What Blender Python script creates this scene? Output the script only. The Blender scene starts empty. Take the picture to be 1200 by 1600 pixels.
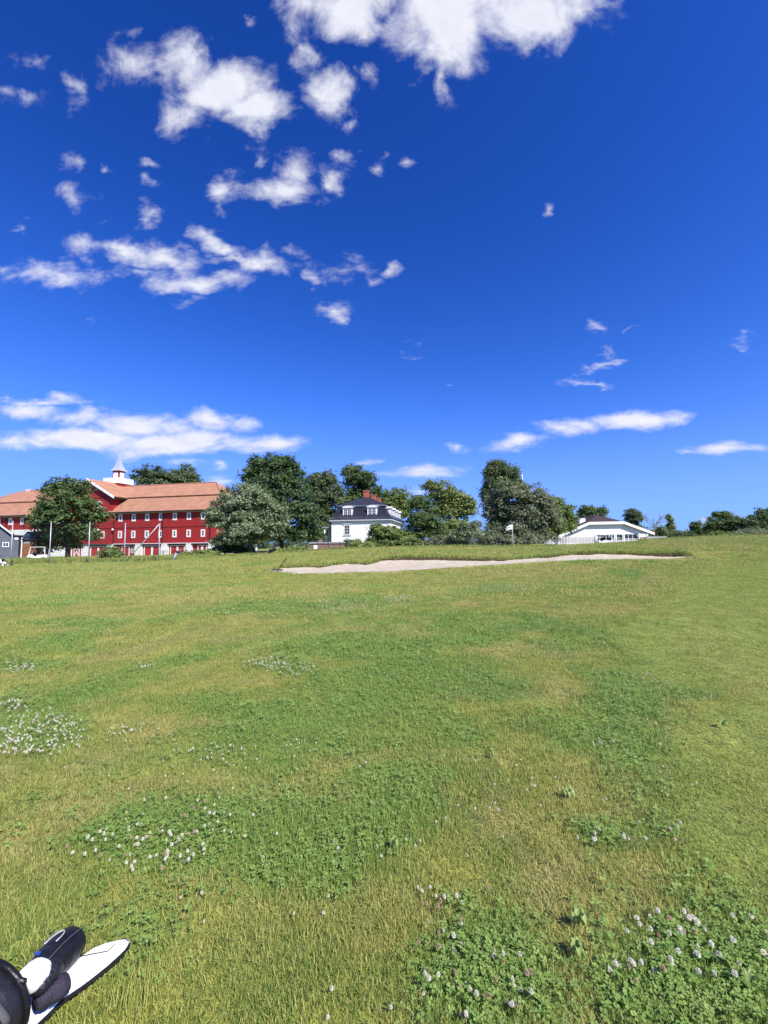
import bpy, bmesh, math, random
import numpy as np
from mathutils import Vector, Matrix, Euler

random.seed(7)
RNG = np.random.default_rng(11)
S = bpy.context.scene
C = S.collection

# ------------------------------------------------------------------ camera
FPX, PITCH, ROLL, EYE = 650.0, math.atan(50 / 650), 0.012, 1.6
_f = Vector((0, math.cos(PITCH), math.sin(PITCH)))
_r = Vector((math.cos(ROLL), 0, -math.sin(ROLL)))
_r = (_r - _f * _r.dot(_f)).normalized()
_u = _r.cross(_f).normalized()
cam = bpy.data.objects.new('camera', bpy.data.cameras.new('camera'))
C.objects.link(cam)
m = Matrix((( _r.x, _u.x, -_f.x, 0), (_r.y, _u.y, -_f.y, 0), (_r.z, _u.z, -_f.z, EYE), (0, 0, 0, 1)))
cam.matrix_world = m
cam.data.sensor_fit = 'HORIZONTAL'
cam.data.sensor_width = 36
cam.data.lens = 36 * FPX / 1200
cam.data.clip_start = 0.05
cam.data.clip_end = 5000
S.camera = cam

def ray(px, py):
    return _f + _r * ((px - 600) / FPX) + _u * ((800 - py) / FPX)
def P(px, py, Y):                      # the place seen at a pixel, Y metres ahead
    d = ray(px, py)
    return Vector((0, 0, EYE)) + d * (Y / d.y)
def G(px, py, z=0.0):                  # the place seen at a pixel, at height z
    d = ray(px, py)
    return Vector((0, 0, EYE)) + d * ((z - EYE) / d.z)

# ------------------------------------------------------------------ sun, sky, exposure
SUN_EL = math.radians(46)
SUN_H = Vector((0.64, -0.77, 0)).normalized()          # towards the sun, on the ground
SUN = (SUN_H * math.cos(SUN_EL) + Vector((0, 0, math.sin(SUN_EL)))).normalized()
sl = bpy.data.lights.new('sun', 'SUN')
sl.energy = 5.0
sl.angle = math.radians(0.53)
sl.color = (1.0, 0.95, 0.87)
so = bpy.data.objects.new('sun', sl)
so.rotation_euler = (-SUN).to_track_quat('-Z', 'Y').to_euler()
so.location = (30, -20, 60)
C.objects.link(so)

S.view_settings.view_transform = 'Standard'
S.view_settings.look = 'None'
S.view_settings.gamma = 1
S.view_settings.exposure = 0.6
S.view_settings.use_curve_mapping = False
S.cycles.use_denoising = True
S.cycles.max_bounces = 4
S.cycles.diffuse_bounces = 3
S.cycles.glossy_bounces = 2
S.cycles.transmission_bounces = 3
S.cycles.transparent_max_bounces = 8
S.cycles.caustics_reflective = False
S.cycles.caustics_refractive = False

class NT:
    """small helper for node trees"""
    def __init__(s, tree):
        s.t = tree; tree.nodes.clear()
    def n(s, typ, inputs=None, **props):
        nd = s.t.nodes.new(typ)
        for k, v in props.items():
            setattr(nd, k, v)
        for k, v in (inputs or {}).items():
            sock = nd.inputs[k]
            if isinstance(v, bpy.types.NodeSocket):
                s.t.links.new(v, sock)
            elif isinstance(v, bpy.types.Node):
                s.t.links.new(v.outputs[0], sock)
            else:
                sock.default_value = v
        return nd
    def math(s, op, a, b=0.0, c=0.0, clamp=False):
        nd = s.n('ShaderNodeMath', {0: a, 1: b, 2: c}, operation=op, use_clamp=clamp)
        return nd.outputs[0]
    def mix(s, f, a, b):
        nd = s.n('ShaderNodeMix', data_type='RGBA')
        for i, v in ((0, f), (6, a), (7, b)):
            if isinstance(v, bpy.types.NodeSocket):
                s.t.links.new(v, nd.inputs[i])
            else:
                nd.inputs[i].default_value = (v if i == 0 else (tuple(v) + (1,) if len(v) == 3 else v))
        return nd.outputs[2]
    def mapr(s, v, a, b, c=0.0, d=1.0, smooth=True):
        nd = s.n('ShaderNodeMapRange', {0: v, 1: a, 2: b, 3: c, 4: d},
                 interpolation_type='SMOOTHSTEP' if smooth else 'LINEAR')
        return nd.outputs[0]

W = bpy.data.worlds.new('World')
S.world = W
W.use_nodes = True
w = NT(W.node_tree)
sky = w.n('ShaderNodeTexSky', sky_type='NISHITA', sun_disc=False, sun_elevation=SUN_EL,
          sun_rotation=math.atan2(SUN_H.x, SUN_H.y), altitude=300, air_density=1.0, dust_density=0.4, ozone_density=3.0)
hs = w.n('ShaderNodeHueSaturation', {'Hue': 0.512, 'Saturation': 1.28, 'Value': 1.0, 'Color': sky.outputs[0]})
# the camera's rendering of the blue: deeper overhead, brighter half-way down, held back at the horizon
gam = w.n('ShaderNodeGamma', {'Color': hs.outputs[0], 'Gamma': 1.8})
sc = w.n('ShaderNodeVectorMath', {0: gam.outputs[0], 1: (1.30, 1.04, 0.77)}, operation='MULTIPLY').outputs[0]
den = w.n('ShaderNodeVectorMath', {0: sc, 1: (1 / 2.13, 1 / 4.5, 1 / 19), 2: (1, 1, 1)}, operation='MULTIPLY_ADD').outputs[0]
skycol = w.n('ShaderNodeVectorMath', {0: sc, 1: den}, operation='DIVIDE').outputs[0]
tc = w.n('ShaderNodeTexCoord')
sep = w.n('ShaderNodeSeparateXYZ', {0: tc.outputs['Generated']})
X, Y, Z = sep.outputs
ys = w.math('MAXIMUM', Y, 0.05)
uu = w.math('DIVIDE', X, ys)
vv = w.math('DIVIDE', Z, ys)
uv = w.n('ShaderNodeCombineXYZ', {0: uu, 1: vv, 2: 0.0}).outputs[0]
def cloud_noise(vec, scale, detail, rough, dist=0.0):
    return w.n('ShaderNodeTexNoise', {'Vector': vec, 'Scale': scale, 'Detail': detail, 'Roughness': rough,
               'Distortion': dist}, noise_dimensions='3D').outputs[0]
# the clouds in view: (pixel x, y, radius x, radius y, turn in degrees, weight)
CL = [(545, 5, 105, 58, 0, 1), (700, 25, 125, 88, 0, 1.1), (815, 25, 100, 72, 0, 1.15), (905, -5, 85, 50, 0, .9), (690, 120, 16, 40, 0, .55),
      (480, 0, 45, 60, 0, .8), (655, 105, 18, 30, 0, .45),
      (295, 105, 55, 62, 0, .9), (345, 135, 95, 62, -8, 1.1), (405, 165, 66, 48, 0, 1), (300, 178, 55, 40, 0, .8),
      (187, 97, 48, 46, 0, .66), (115, 130, 22, 46, -28, .52), (30, 150, 55, 20, 10, .48), (35, 90, 40, 14, 0, .3), (515, 145, 42, 55, 0, .85), (488, 90, 24, 22, 0, .6),
      (540, 200, 18, 13, 0, .55), (570, 125, 20, 20, 0, .52), (210, 45, 20, 14, 0, .4), (395, 20, 16, 9, 0, .4),
      (355, 290, 44, 36, 0, .75), (350, 325, 20, 18, 0, .45), (400, 250, 18, 20, 0, .6), (450, 297, 62, 28, 4, .8), (468, 262, 32, 34, 0, .68), (530, 250, 30, 18, 30, .52),
      (528, 283, 20, 18, 0, .6), (587, 260, 20, 14, 0, .55), (122, 300, 28, 19, 0, .6), (125, 250, 30, 16, 15, .52), (170, 258, 15, 10, 0, .48), (238, 253, 18, 9, 0, .42),
      (232, 283, 13, 11, 0, .42), (25, 355, 16, 10, 0, .42), (170, 340, 16, 8, 0, .42), (637, 255, 12, 8, 0, .4), (300, 470, 25, 9, 0, .38), (140, 498, 14, 7, 0, .38),
      (95, 425, 115, 26, 0, .8), (195, 388, 75, 17, 14, .72), (258, 402, 78, 25, 6, .88), (345, 385, 62, 14, 22, .75), (370, 408, 95, 16, 12, .78), (215, 420, 60, 14, 10, .66), (325, 365, 42, 22, 20, .72), (415, 415, 66, 24, 6, .8), (235, 340, 26, 22, 0, .62),
      (150, 378, 60, 20, 10, .55), (300, 435, 100, 18, 0, .72), (450, 388, 26, 14, 0, .5), (485, 430, 12, 20, 0, .4),
      (540, 420, 50, 24, 0, .66), (578, 432, 24, 20, 0, .55), (608, 414, 16, 14, 0, .55), (548, 398, 18, 18, 0, .5), (520, 487, 26, 18, 0, .68), (640, 545, 30, 11, 0, .55),
      (700, 606, 14, 8, 0, .5), (853, 320, 10, 10, 0, .38),
      (45, 640, 95, 18, 3, .85), (115, 652, 75, 20, 5, .85), (215, 665, 110, 27, 4, 1), (120, 684, 190, 20, 0, .95), (270, 692, 140, 25, 3, 1), (360, 697, 90, 20, 2, .9),
      (430, 692, 78, 17, -2, .85), (328, 655, 56, 20, 8, .9), (388, 666, 34, 18, 12, .82), (300, 719, 34, 10, 0, .6), (205, 706, 48, 14, 0, .62), (338, 724, 14, 7, 0, .5),
      (950, 514, 22, 11, 0, .52), (990, 515, 12, 18, 0, .58), (940, 570, 40, 9, -18, .58), (935, 600, 48, 8, -4, .6), (880, 666, 76, 15, -3, .85), (990, 657, 92, 19, -3, .95),
      (800, 692, 52, 16, -8, .82), (715, 700, 40, 14, -5, .76), (655, 739, 80, 13, -2, .72), (610, 742, 40, 9, 0, .58), (1130, 701, 85, 11, -3, .72), (1075, 705, 25, 8, 0, .6),
      (350, 750, 34, 12, 0, .62), (650, 772, 22, 14, 0, .55), (1105, 812, 20, 10, 0, .6), (590, 725, 30, 6, 0, .42), (1170, 535, 24, 9, 0, .38), (940, 548, 24, 8, 0, .4)]
def uvp(px, py):
    d = ray(px, py)
    return d.x / d.y, d.z / d.y
SKY_STRENGTH = 0.092
WARP = {1: 0.14, 2: 0.18, 3: 0.18}
C_SHADE, C_LIGHT = (5.5, 5.6, 6.5), (6.9, 7.0, 7.6)
# the sky in view is worked out in three bands so that each looks only at its own clouds
def band(p_lo, p_hi, seed):
    """clouds whose middle lies between two picture heights"""
    # noise space: finer up and down towards the horizon, as a cloud layer is
    lg = w.math('LOGARITHM', w.math('ADD', w.math('MAXIMUM', vv, 0.0), 0.13), math.e)
    npos = w.n('ShaderNodeCombineXYZ', {0: uu, 1: w.math('MULTIPLY', lg, 1.3 if seed > 1 else 0.85), 2: 0.0}).outputs[0]
    n1 = cloud_noise(npos, 7.5, 8.0, 0.63, 0.3)
    npos2 = w.n('ShaderNodeVectorMath', {0: npos, 1: (0.014, 0.024, 0.0)}, operation='ADD').outputs[0]
    n1b = cloud_noise(npos2, 7.5, 3.0, 0.55, 0.3)
    wn = w.n('ShaderNodeTexNoise', {'Vector': npos, 'Scale': 6.0, 'Detail': 4.0, 'Roughness': 0.6}, noise_dimensions='3D').outputs['Color']
    uvw = w.n('ShaderNodeVectorMath', {0: wn, 1: (WARP[seed], WARP[seed] * (.8 if seed > 1 else .25), 0), 2: uv}, operation='MULTIPLY_ADD').outputs[0]
    uvw = w.n('ShaderNodeVectorMath', {0: uvw, 1: (WARP[seed] * .5, WARP[seed] * (.4 if seed > 1 else .125), 0)}, operation='SUBTRACT').outputs[0]
    field = None; cnt = 0; uvk = uvw
    for (px, py, rx, ry, rot, wt) in CL:
        if wt < .7: wt *= .9
        if wt >= .95: wt *= 1.3
        if py + 2.4 * ry < p_lo or py - 2.4 * ry > p_hi: continue
        cu, cv = uvp(px, py)
        eu = uvp(px + rx, py); ev = uvp(px, py - ry)
        ru = math.hypot(eu[0] - cu, eu[1] - cv); rv = math.hypot(ev[0] - cu, ev[1] - cv)
        if cnt % 8 == 0 and field is not None:      # a few clouds at a time, so that few values are alive at once
            uvk = w.n('ShaderNodeVectorMath', {0: field, 1: (1e-9, 1e-9, 0), 2: uvw}, operation='MULTIPLY_ADD').outputs[0]
        cnt += 1
        src = uvk
        if abs(rot) > 5: src = w.n('ShaderNodeVectorRotate', {'Vector': uvk, 'Center': (cu, cv, 0), 'Angle': math.radians(rot)}, rotation_type='Z_AXIS').outputs[0]
        q = w.n('ShaderNodeVectorMath', {0: src, 1: (1 / ru, 1 / rv, 0), 2: (-cu / ru, -cv / rv, 0)}, operation='MULTIPLY_ADD').outputs[0]
        ln = w.n('ShaderNodeVectorMath', {0: q}, operation='LENGTH').outputs['Value']
        e = w.math('MULTIPLY_ADD', ln, -wt, wt)
        field = e if field is None else w.math('SMOOTH_MAX', field, e, 0.08)
    field = w.math('MAXIMUM', field, -0.8)
    dens = w.math('ADD', field, w.math('MULTIPLY', w.math('SUBTRACT', n1, 0.5), 2.2))
    edge = w.math('MULTIPLY', w.mapr(w.math('ABSOLUTE', uu), 1.35, 1.05), w.mapr(vv, 1.9, 1.6))
    alpha = w.math('MULTIPLY', w.mapr(dens, -0.02, 0.98), w.math('MULTIPLY', edge, 0.96))
    alpha = w.math('MULTIPLY', alpha, w.mapr(Z, -0.01, 0.01))
    relief = w.math('MULTIPLY_ADD', w.math('SUBTRACT', n1, n1b), 1.2 if seed > 1 else 1.7, 0.62, clamp=True)
    return w.n('ShaderNodeBackground', {'Color': w.mix(alpha, skycol, w.mix(relief, C_SHADE, C_LIGHT)), 'Strength': SKY_STRENGTH}).outputs[0]
def elsewhere():
    """the rest of the sky: the same kind of scattered fair weather clouds"""
    zs = w.math('ADD', w.math('MAXIMUM', Z, 0.0), 0.22)
    lay = w.n('ShaderNodeCombineXYZ', {0: w.math('DIVIDE', X, zs), 1: w.math('DIVIDE', Y, zs), 2: 3.7}).outputs[0]
    n2 = cloud_noise(lay, 1.6, 6.0, 0.6, 0.2)
    far = w.math('MAXIMUM', w.mapr(w.math('ABSOLUTE', uu), 1.4, 1.9), w.math('MAXIMUM', w.mapr(vv, 2.0, 2.6), w.mapr(Y, 0.18, 0.1)))
    alpha = w.math('MULTIPLY', w.mapr(w.math('MULTIPLY_ADD', n2, 5.0, -2.75), 0.0, 0.95), w.math('MULTIPLY', far, 0.96))
    alpha = w.math('MULTIPLY', alpha, w.mapr(Z, -0.01, 0.01))
    return w.n('ShaderNodeBackground', {'Color': w.mix(alpha, skycol, (6.4, 6.5, 7.2)), 'Strength': SKY_STRENGTH}).outputs[0]
def split(cond, a, b):       # cond 0: a, 1: b
    return w.n('ShaderNodeMixShader', {0: cond, 1: a, 2: b}).outputs[0]
GT = lambda a, b: w.math('GREATER_THAN', a, b)
V1, V2 = uvp(600, 626)[1], uvp(600, 362)[1]
inframe = w.math('MULTIPLY', GT(Y, 0.2), w.math('MULTIPLY', GT(1.38, w.math('ABSOLUTE', uu)), w.math('MULTIPLY', GT(1.95, vv), GT(Z, -0.02))))
view = split(GT(vv, V2), split(GT(vv, V1), band(626, 1000, 1), band(362, 626, 2)), band(-200, 362, 3))
w.n('ShaderNodeOutputWorld', {0: split(inframe, elsewhere(), view)})

# ------------------------------------------------------------------ helpers
def tag(o, label=None, cat=None, group=None, kind=None):
    if label: o['label'] = label
    if cat: o['category'] = cat
    if group: o['group'] = group
    if kind: o['kind'] = kind
    return o
def empty(name, loc=(0, 0, 0), rz=0.0):
    o = bpy.data.objects.new(name, None)
    o.empty_display_size = 0.3
    o.location = loc; o.rotation_euler = (0, 0, rz)
    C.objects.link(o)
    return o

class MB:
    """collects faces, then becomes one mesh object"""
    def __init__(s): s.v = []; s.f = []; s.mi = []; s.k = 0
    def add(s, vs, fs, mi=None):
        b = len(s.v); s.v += [tuple(v) for v in vs]
        for f in fs:
            s.f.append(tuple(b + i for i in f)); s.mi.append(s.k if mi is None else mi)
        return s
    def box(s, x0, x1, y0, y1, z0, z1, M=None):
        vs = [Vector((x, y, z)) for z in (z0, z1) for y in (y0, y1) for x in (x0, x1)]
        if M is not None: vs = [M @ v for v in vs]
        return s.add(vs, [(0, 2, 3, 1), (4, 5, 7, 6), (0, 1, 5, 4), (2, 6, 7, 3), (0, 4, 6, 2), (1, 3, 7, 5)])
    def prism(s, pts, d):                   # polygon pts extruded by vector d
        d = Vector(d); n = len(pts); a = [Vector(p) for p in pts]
        vs = a + [p + d for p in a]
        return s.add(vs, [tuple(range(n - 1, -1, -1)), tuple(range(n, 2 * n))] + [(i, (i + 1) % n, n + (i + 1) % n, n + i) for i in range(n)])
    def tube(s, pts, rad, seg=8, cap=True, flat=1.0):
        pts = [Vector(p) for p in pts]; n = len(pts)
        if not hasattr(rad, '__len__'): rad = [rad] * n
        b = []
        side = None
        for i, p in enumerate(pts):
            t = (pts[min(i + 1, n - 1)] - pts[max(i - 1, 0)])
            if t.length < 1e-9: t = Vector((0, 0, 1))
            t.normalize()
            if side is None:
                side = t.cross(Vector((0, 0, 1)) if abs(t.z) < 0.9 else Vector((1, 0, 0))).normalized()
            side = (side - t * side.dot(t)).normalized()
            up = side.cross(t)
            for k in range(seg):
                a = 2 * math.pi * k / seg
                b.append(p + side * (math.cos(a) * rad[i]) + up * (math.sin(a) * rad[i] * flat))
        fs = []
        for i in range(n - 1):
            for k in range(seg):
                k2 = (k + 1) % seg
                fs.append((i * seg + k, i * seg + k2, (i + 1) * seg + k2, (i + 1) * seg + k))
        if cap:
            fs.append(tuple(range(seg - 1, -1, -1))); fs.append(tuple((n - 1) * seg + k for k in range(seg)))
        return s.add(b, fs)
    def ellipsoid(s, c, r, seg=14, rings=9, M=None):
        vs = []; c = Vector(c)
        for i in range(rings + 1):
            th = math.pi * i / rings
            for k in range(seg):
                ph = 2 * math.pi * k / seg
                v = Vector((r[0] * math.sin(th) * math.cos(ph), r[1] * math.sin(th) * math.sin(ph), r[2] * math.cos(th)))
                if M is not None: v = M @ v
                vs.append(c + v)
        fs = [(i * seg + k, (i + 1) * seg + k, (i + 1) * seg + (k + 1) % seg, i * seg + (k + 1) % seg) for i in range(rings) for k in range(seg)]
        return s.add(vs, fs)
    def build(s, name, mats, parent=None, smooth=False, bevel=0.0):
        me = bpy.data.meshes.new(name)
        me.from_pydata(s.v, [], s.f)
        if not isinstance(mats, (list, tuple)): mats = [mats]
        for mm in mats: me.materials.append(mm)
        if len(mats) > 1: me.polygons.foreach_set('material_index', s.mi)
        me.update()
        if bevel:
            bm = bmesh.new(); bm.from_mesh(me)
            bmesh.ops.bevel(bm, geom=bm.edges[:], offset=bevel, segments=2, affect='EDGES', clamp_overlap=True)
            bm.to_mesh(me); bm.free()
        bm = bmesh.new(); bm.from_mesh(me); bmesh.ops.recalc_face_normals(bm, faces=bm.faces); bm.to_mesh(me); bm.free()
        if smooth: me.polygons.foreach_set('use_smooth', [True] * len(me.polygons))
        o = bpy.data.objects.new(name, me); C.objects.link(o)
        if parent is not None: o.parent = parent
        return o
def share(src, name, parent, loc=(0, 0, 0), rot=(0, 0, 0), scl=1.0):
    o = bpy.data.objects.new(name, src.data if hasattr(src, 'data') else src)
    C.objects.link(o); o.parent = parent; o.location = loc; o.rotation_euler = rot
    o.scale = (scl, scl, scl) if not hasattr(scl, '__len__') else scl
    return o
def copy_tree(o, parent=None):
    c = o.copy(); C.objects.link(c); c.parent = parent
    for ch in list(o.children): copy_tree(ch, c)
    return c

# numpy noise
def _hash(ix, iy, seed):
    h = (ix.astype(np.int64) * 374761393 + iy.astype(np.int64) * 668265263 + seed * 974634777) & 0xffffffff
    h = ((h ^ (h >> 13)) * 1274126177) & 0xffffffff
    h = (h ^ (h >> 16)) & 0xffffff
    return h / float(0xffffff)
def vnoise(x, y, seed=0):
    ix = np.floor(x); iy = np.floor(y); fx = x - ix; fy = y - iy
    fx = fx * fx * (3 - 2 * fx); fy = fy * fy * (3 - 2 * fy)
    a = _hash(ix, iy, seed); b = _hash(ix + 1, iy, seed); c = _hash(ix, iy + 1, seed); d = _hash(ix + 1, iy + 1, seed)
    return (a * (1 - fx) + b * fx) * (1 - fy) + (c * (1 - fx) + d * fx) * fy
def fbm(x, y, seed=0, octv=5, rough=0.5):
    t = 0; a = 1; n = 0
    for i in range(octv):
        t = t + a * vnoise(x * 2 ** i + 17.3 * i, y * 2 ** i - 9.1 * i, seed + i); n += a; a *= rough
    return t / n
def sstep(a, b, x):
    t = np.clip((x - a) / (b - a), 0, 1)
    return t * t * (3 - 2 * t)

# ------------------------------------------------------------------ materials
def mat(name, col, rough=0.7, col2=None, scale=4.0, bump=0.0, bscale=None, stretch=(1, 1, 1), metal=0.0, spec=0.4, detail=5.0, sheen=0.0):
    M = bpy.data.materials.new(name); M.use_nodes = True
    t = NT(M.node_tree)
    co = t.n('ShaderNodeTexCoord').outputs['Object']
    mp = t.n('ShaderNodeMapping', {'Vector': co, 'Scale': stretch}).outputs[0]
    nz = t.n('ShaderNodeTexNoise', {'Vector': mp, 'Scale': scale, 'Detail': detail, 'Roughness': 0.6})
    c2 = col2 or tuple(c * 0.78 for c in col)
    cc = t.mix(t.mapr(nz.outputs[0], 0.3, 0.7), col, c2)
    b = t.n('ShaderNodeBsdfPrincipled', {'Base Color': cc, 'Roughness': rough, 'Metallic': metal, 'Specular IOR Level': spec})
    if bump:
        nb = t.n('ShaderNodeTexNoise', {'Vector': mp, 'Scale': bscale or scale * 4, 'Detail': 4.0})
        bp = t.n('ShaderNodeBump', {'Strength': bump, 'Distance': 0.03, 'Height': nb.outputs[0]})
        t.t.links.new(bp.outputs[0], b.inputs['Normal'])
    t.n('ShaderNodeOutputMaterial', {0: b.outputs[0]})
    return M
def wave_mat(name, col, col2, axis, freq, depth, rough=0.75, nscale=1.5, dark=0.75, axis2=None, freq2=0.0):
    """boards or roof tiles too far away to tell apart: relief along an axis"""
    M = bpy.data.materials.new(name); M.use_nodes = True
    t = NT(M.node_tree)
    co = t.n('ShaderNodeTexCoord').outputs['Object']
    nz = t.n('ShaderNodeTexNoise', {'Vector': co, 'Scale': nscale, 'Detail': 6.0, 'Roughness': 0.65})
    fine = t.n('ShaderNodeTexNoise', {'Vector': co, 'Scale': nscale * 9, 'Detail': 3.0})
    cc = t.mix(t.mapr(nz.outputs[0], 0.3, 0.7), col, col2)
    cc = t.mix(t.mapr(fine.outputs[0], 0.35, 0.75, 0, 0.5), cc, tuple(c * dark for c in col2))
    def wv(ax, fr):
        return t.n('ShaderNodeTexWave', {'Vector': co, 'Scale': fr, 'Distortion': 0.4, 'Detail': 1.0},
                   wave_type='BANDS', bands_direction=ax, wave_profile='SAW').outputs[1]
    hgt = wv(axis, freq)
    if axis2: hgt = t.math('ADD', hgt, t.math('MULTIPLY', wv(axis2, freq2), 0.5))
    b = t.n('ShaderNodeBsdfPrincipled', {'Base Color': cc, 'Roughness': rough, 'Specular IOR Level': 0.3})
    bp = t.n('ShaderNodeBump', {'Strength': 0.7, 'Distance': depth, 'Height': hgt})
    t.t.links.new(bp.outputs[0], b.inputs['Normal'])
    t.n('ShaderNodeOutputMaterial', {0: b.outputs[0]})
    return M
def leaf_mat(name, col, col2, trans=0.34, gloss=0.25, hue_noise=0.35):
    M = bpy.data.materials.new(name); M.use_nodes = True
    t = NT(M.node_tree)
    at = t.n('ShaderNodeAttribute', attribute_name='tone')
    geo = t.n('ShaderNodeNewGeometry')
    nz = t.n('ShaderNodeTexNoise', {'Vector': geo.outputs['Position'], 'Scale': hue_noise, 'Detail': 3.0})
    f = t.math('ADD', t.math('MULTIPLY', at.outputs['Fac'], 0.75), t.mapr(nz.outputs[0], 0.35, 0.65, -0.1, 0.35), clamp=True)
    cc = t.mix(f, col, col2)
    b = t.n('ShaderNodeBsdfPrincipled', {'Base Color': cc, 'Roughness': 0.55, 'Specular IOR Level': gloss})
    tr = t.n('ShaderNodeBsdfTranslucent', {'Color': t.mix(0.35, cc, (0.20, 0.26, 0.05))})
    mx = t.n('ShaderNodeMixShader', {0: trans, 1: b.outputs[0], 2: tr.outputs[0]})
    t.n('ShaderNodeOutputMaterial', {0: mx.outputs[0]})
    return M
def glass_mat(name, col=(0.02, 0.025, 0.03)):
    M = bpy.data.materials.new(name); M.use_nodes = True
    t = NT(M.node_tree)
    nz = t.n('ShaderNodeTexNoise', {'Vector': t.n('ShaderNodeTexCoord').outputs['Object'], 'Scale': 1.2})
    cc = t.mix(nz.outputs[0], col, tuple(c * 2.2 for c in col))
    b = t.n('ShaderNodeBsdfPrincipled', {'Base Color': cc, 'Roughness': 0.08, 'Specular IOR Level': 0.6})
    t.n('ShaderNodeOutputMaterial', {0: b.outputs[0]})
    return M

M_RED = wave_mat('red_boards', (0.37, 0.026, 0.027), (0.30, 0.020, 0.022), 'X', 2.2, 0.02, nscale=0.6)
M_REDD = mat('red_door_paint', (0.40, 0.032, 0.030), 0.6, scale=3)
M_TILE = wave_mat('red_roof_tiles', (0.47, 0.245, 0.150), (0.37, 0.175, 0.105), 'Z', 2.3, 0.05, nscale=0.8, dark=0.7, axis2='X', freq2=2.0)
M_WHITE = mat('white_paint', (0.80, 0.79, 0.76), 0.6, (0.72, 0.71, 0.69), scale=1.5, bump=0.1)
M_WHITEW = mat('white_render', (0.80, 0.79, 0.77), 0.8, (0.74, 0.73, 0.71), scale=0.9, bump=0.2, bscale=9)
M_STONEW = mat('whitewashed_stone', (0.76, 0.75, 0.72), 0.85, (0.60, 0.59, 0.56), scale=1.8, bump=0.5, bscale=5)
M_BLACK = mat('black_tar', (0.015, 0.015, 0.018), 0.5)
M_DARKOPEN = mat('dark_opening', (0.018, 0.017, 0.018), 0.8)
M_GLASS = glass_mat('window_glass')
M_ZINC = mat('zinc_spire', (0.50, 0.52, 0.57), 0.45, (0.42, 0.44, 0.50), scale=2.5, metal=0.25, bump=0.2)
M_SLATE = wave_mat('black_glazed_tiles', (0.022, 0.022, 0.032), (0.034, 0.034, 0.046), 'Z', 2.4, 0.05, rough=0.32, axis2='X', freq2=2.0)
M_CORN = mat('cornice_paint', (0.55, 0.55, 0.58), 0.7)
M_BRICK = wave_mat('orange_brick', (0.46, 0.15, 0.075), (0.38, 0.12, 0.06), 'Z', 4.0, 0.02, nscale=2)
M_WALLB = wave_mat('brown_brick_wall', (0.30, 0.19, 0.15), (0.23, 0.14, 0.11), 'Z', 4.0, 0.02, nscale=2)
M_COPE = mat('grey_coping', (0.34, 0.31, 0.32), 0.8)
M_BROWNROOF = wave_mat('brown_roof_tiles', (0.062, 0.042, 0.040), (0.045, 0.032, 0.032), 'Z', 2.4, 0.04, axis2='X', freq2=2.0)
M_GREYB = wave_mat('grey_boards', (0.13, 0.14, 0.17), (0.10, 0.11, 0.135), 'X', 2.5, 0.02)
M_SHED = wave_mat('brown_boards', (0.27, 0.115, 0.055), (0.20, 0.085, 0.045), 'Z', 2.5, 0.02)
M_TEAL = mat('dark_teal_roofing', (0.030, 0.055, 0.075), 0.6)
M_FENCEW = mat('weathered_white_fence', (0.64, 0.62, 0.59), 0.75, (0.5, 0.48, 0.45), scale=6)
M_STEEL = mat('galvanised_pole', (0.46, 0.47, 0.48), 0.45, metal=0.3, scale=3)
M_WIRE = mat('dark_wire', (0.03, 0.035, 0.03), 0.6)
M_NET = mat('dark_net_cord', (0.05, 0.05, 0.055), 0.8)
M_GREYF = mat('grey_fence_board', (0.33, 0.34, 0.36), 0.7)
M_BARK = mat('brown_bark', (0.085, 0.062, 0.045), 0.9, (0.05, 0.038, 0.03), scale=3, bump=0.6, stretch=(1, 1, .3))
M_BARKP = mat('pale_bark', (0.42, 0.38, 0.33), 0.9, (0.25, 0.22, 0.19), scale=2, bump=0.5, stretch=(1, 1, .4))
M_BARKG = mat('grey_dead_wood', (0.30, 0.26, 0.24), 0.9, (0.2, 0.17, 0.16), scale=2)
M_SAND = None

# ------------------------------------------------------------------ terrain
def tps_fit(pts, z, lam=1e-3):
    pts = np.asarray(pts, float); n = len(pts)
    d = np.linalg.norm(pts[:, None] - pts[None], axis=2)
    K = np.where(d > 0, d ** 2 * np.log(np.maximum(d, 1e-9)), 0) + np.eye(n) * lam
    Pm = np.c_[np.ones(n), pts]
    A = np.zeros((n + 3, n + 3)); A[:n, :n] = K; A[:n, n:] = Pm; A[n:, :n] = Pm.T
    sol = np.linalg.solve(A, np.r_[z, 0, 0, 0])
    def ev(x, y):
        out = sol[n] + sol[n + 1] * x + sol[n + 2] * y
        for i in range(n):
            r2 = (x - pts[i, 0]) ** 2 + (y - pts[i, 1]) ** 2
            out = out + sol[i] * 0.5 * r2 * np.log(np.maximum(r2, 1e-12))
        return out
    return ev
ctrl = []
for x in (-25, -12, -4, 0, 4, 12, 25):
    for y in (-10, 0, 6, 13):
        ctrl.append((x, y, 0.0 + max(0, x - 8) * max(0, y) * 0.0012))
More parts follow.
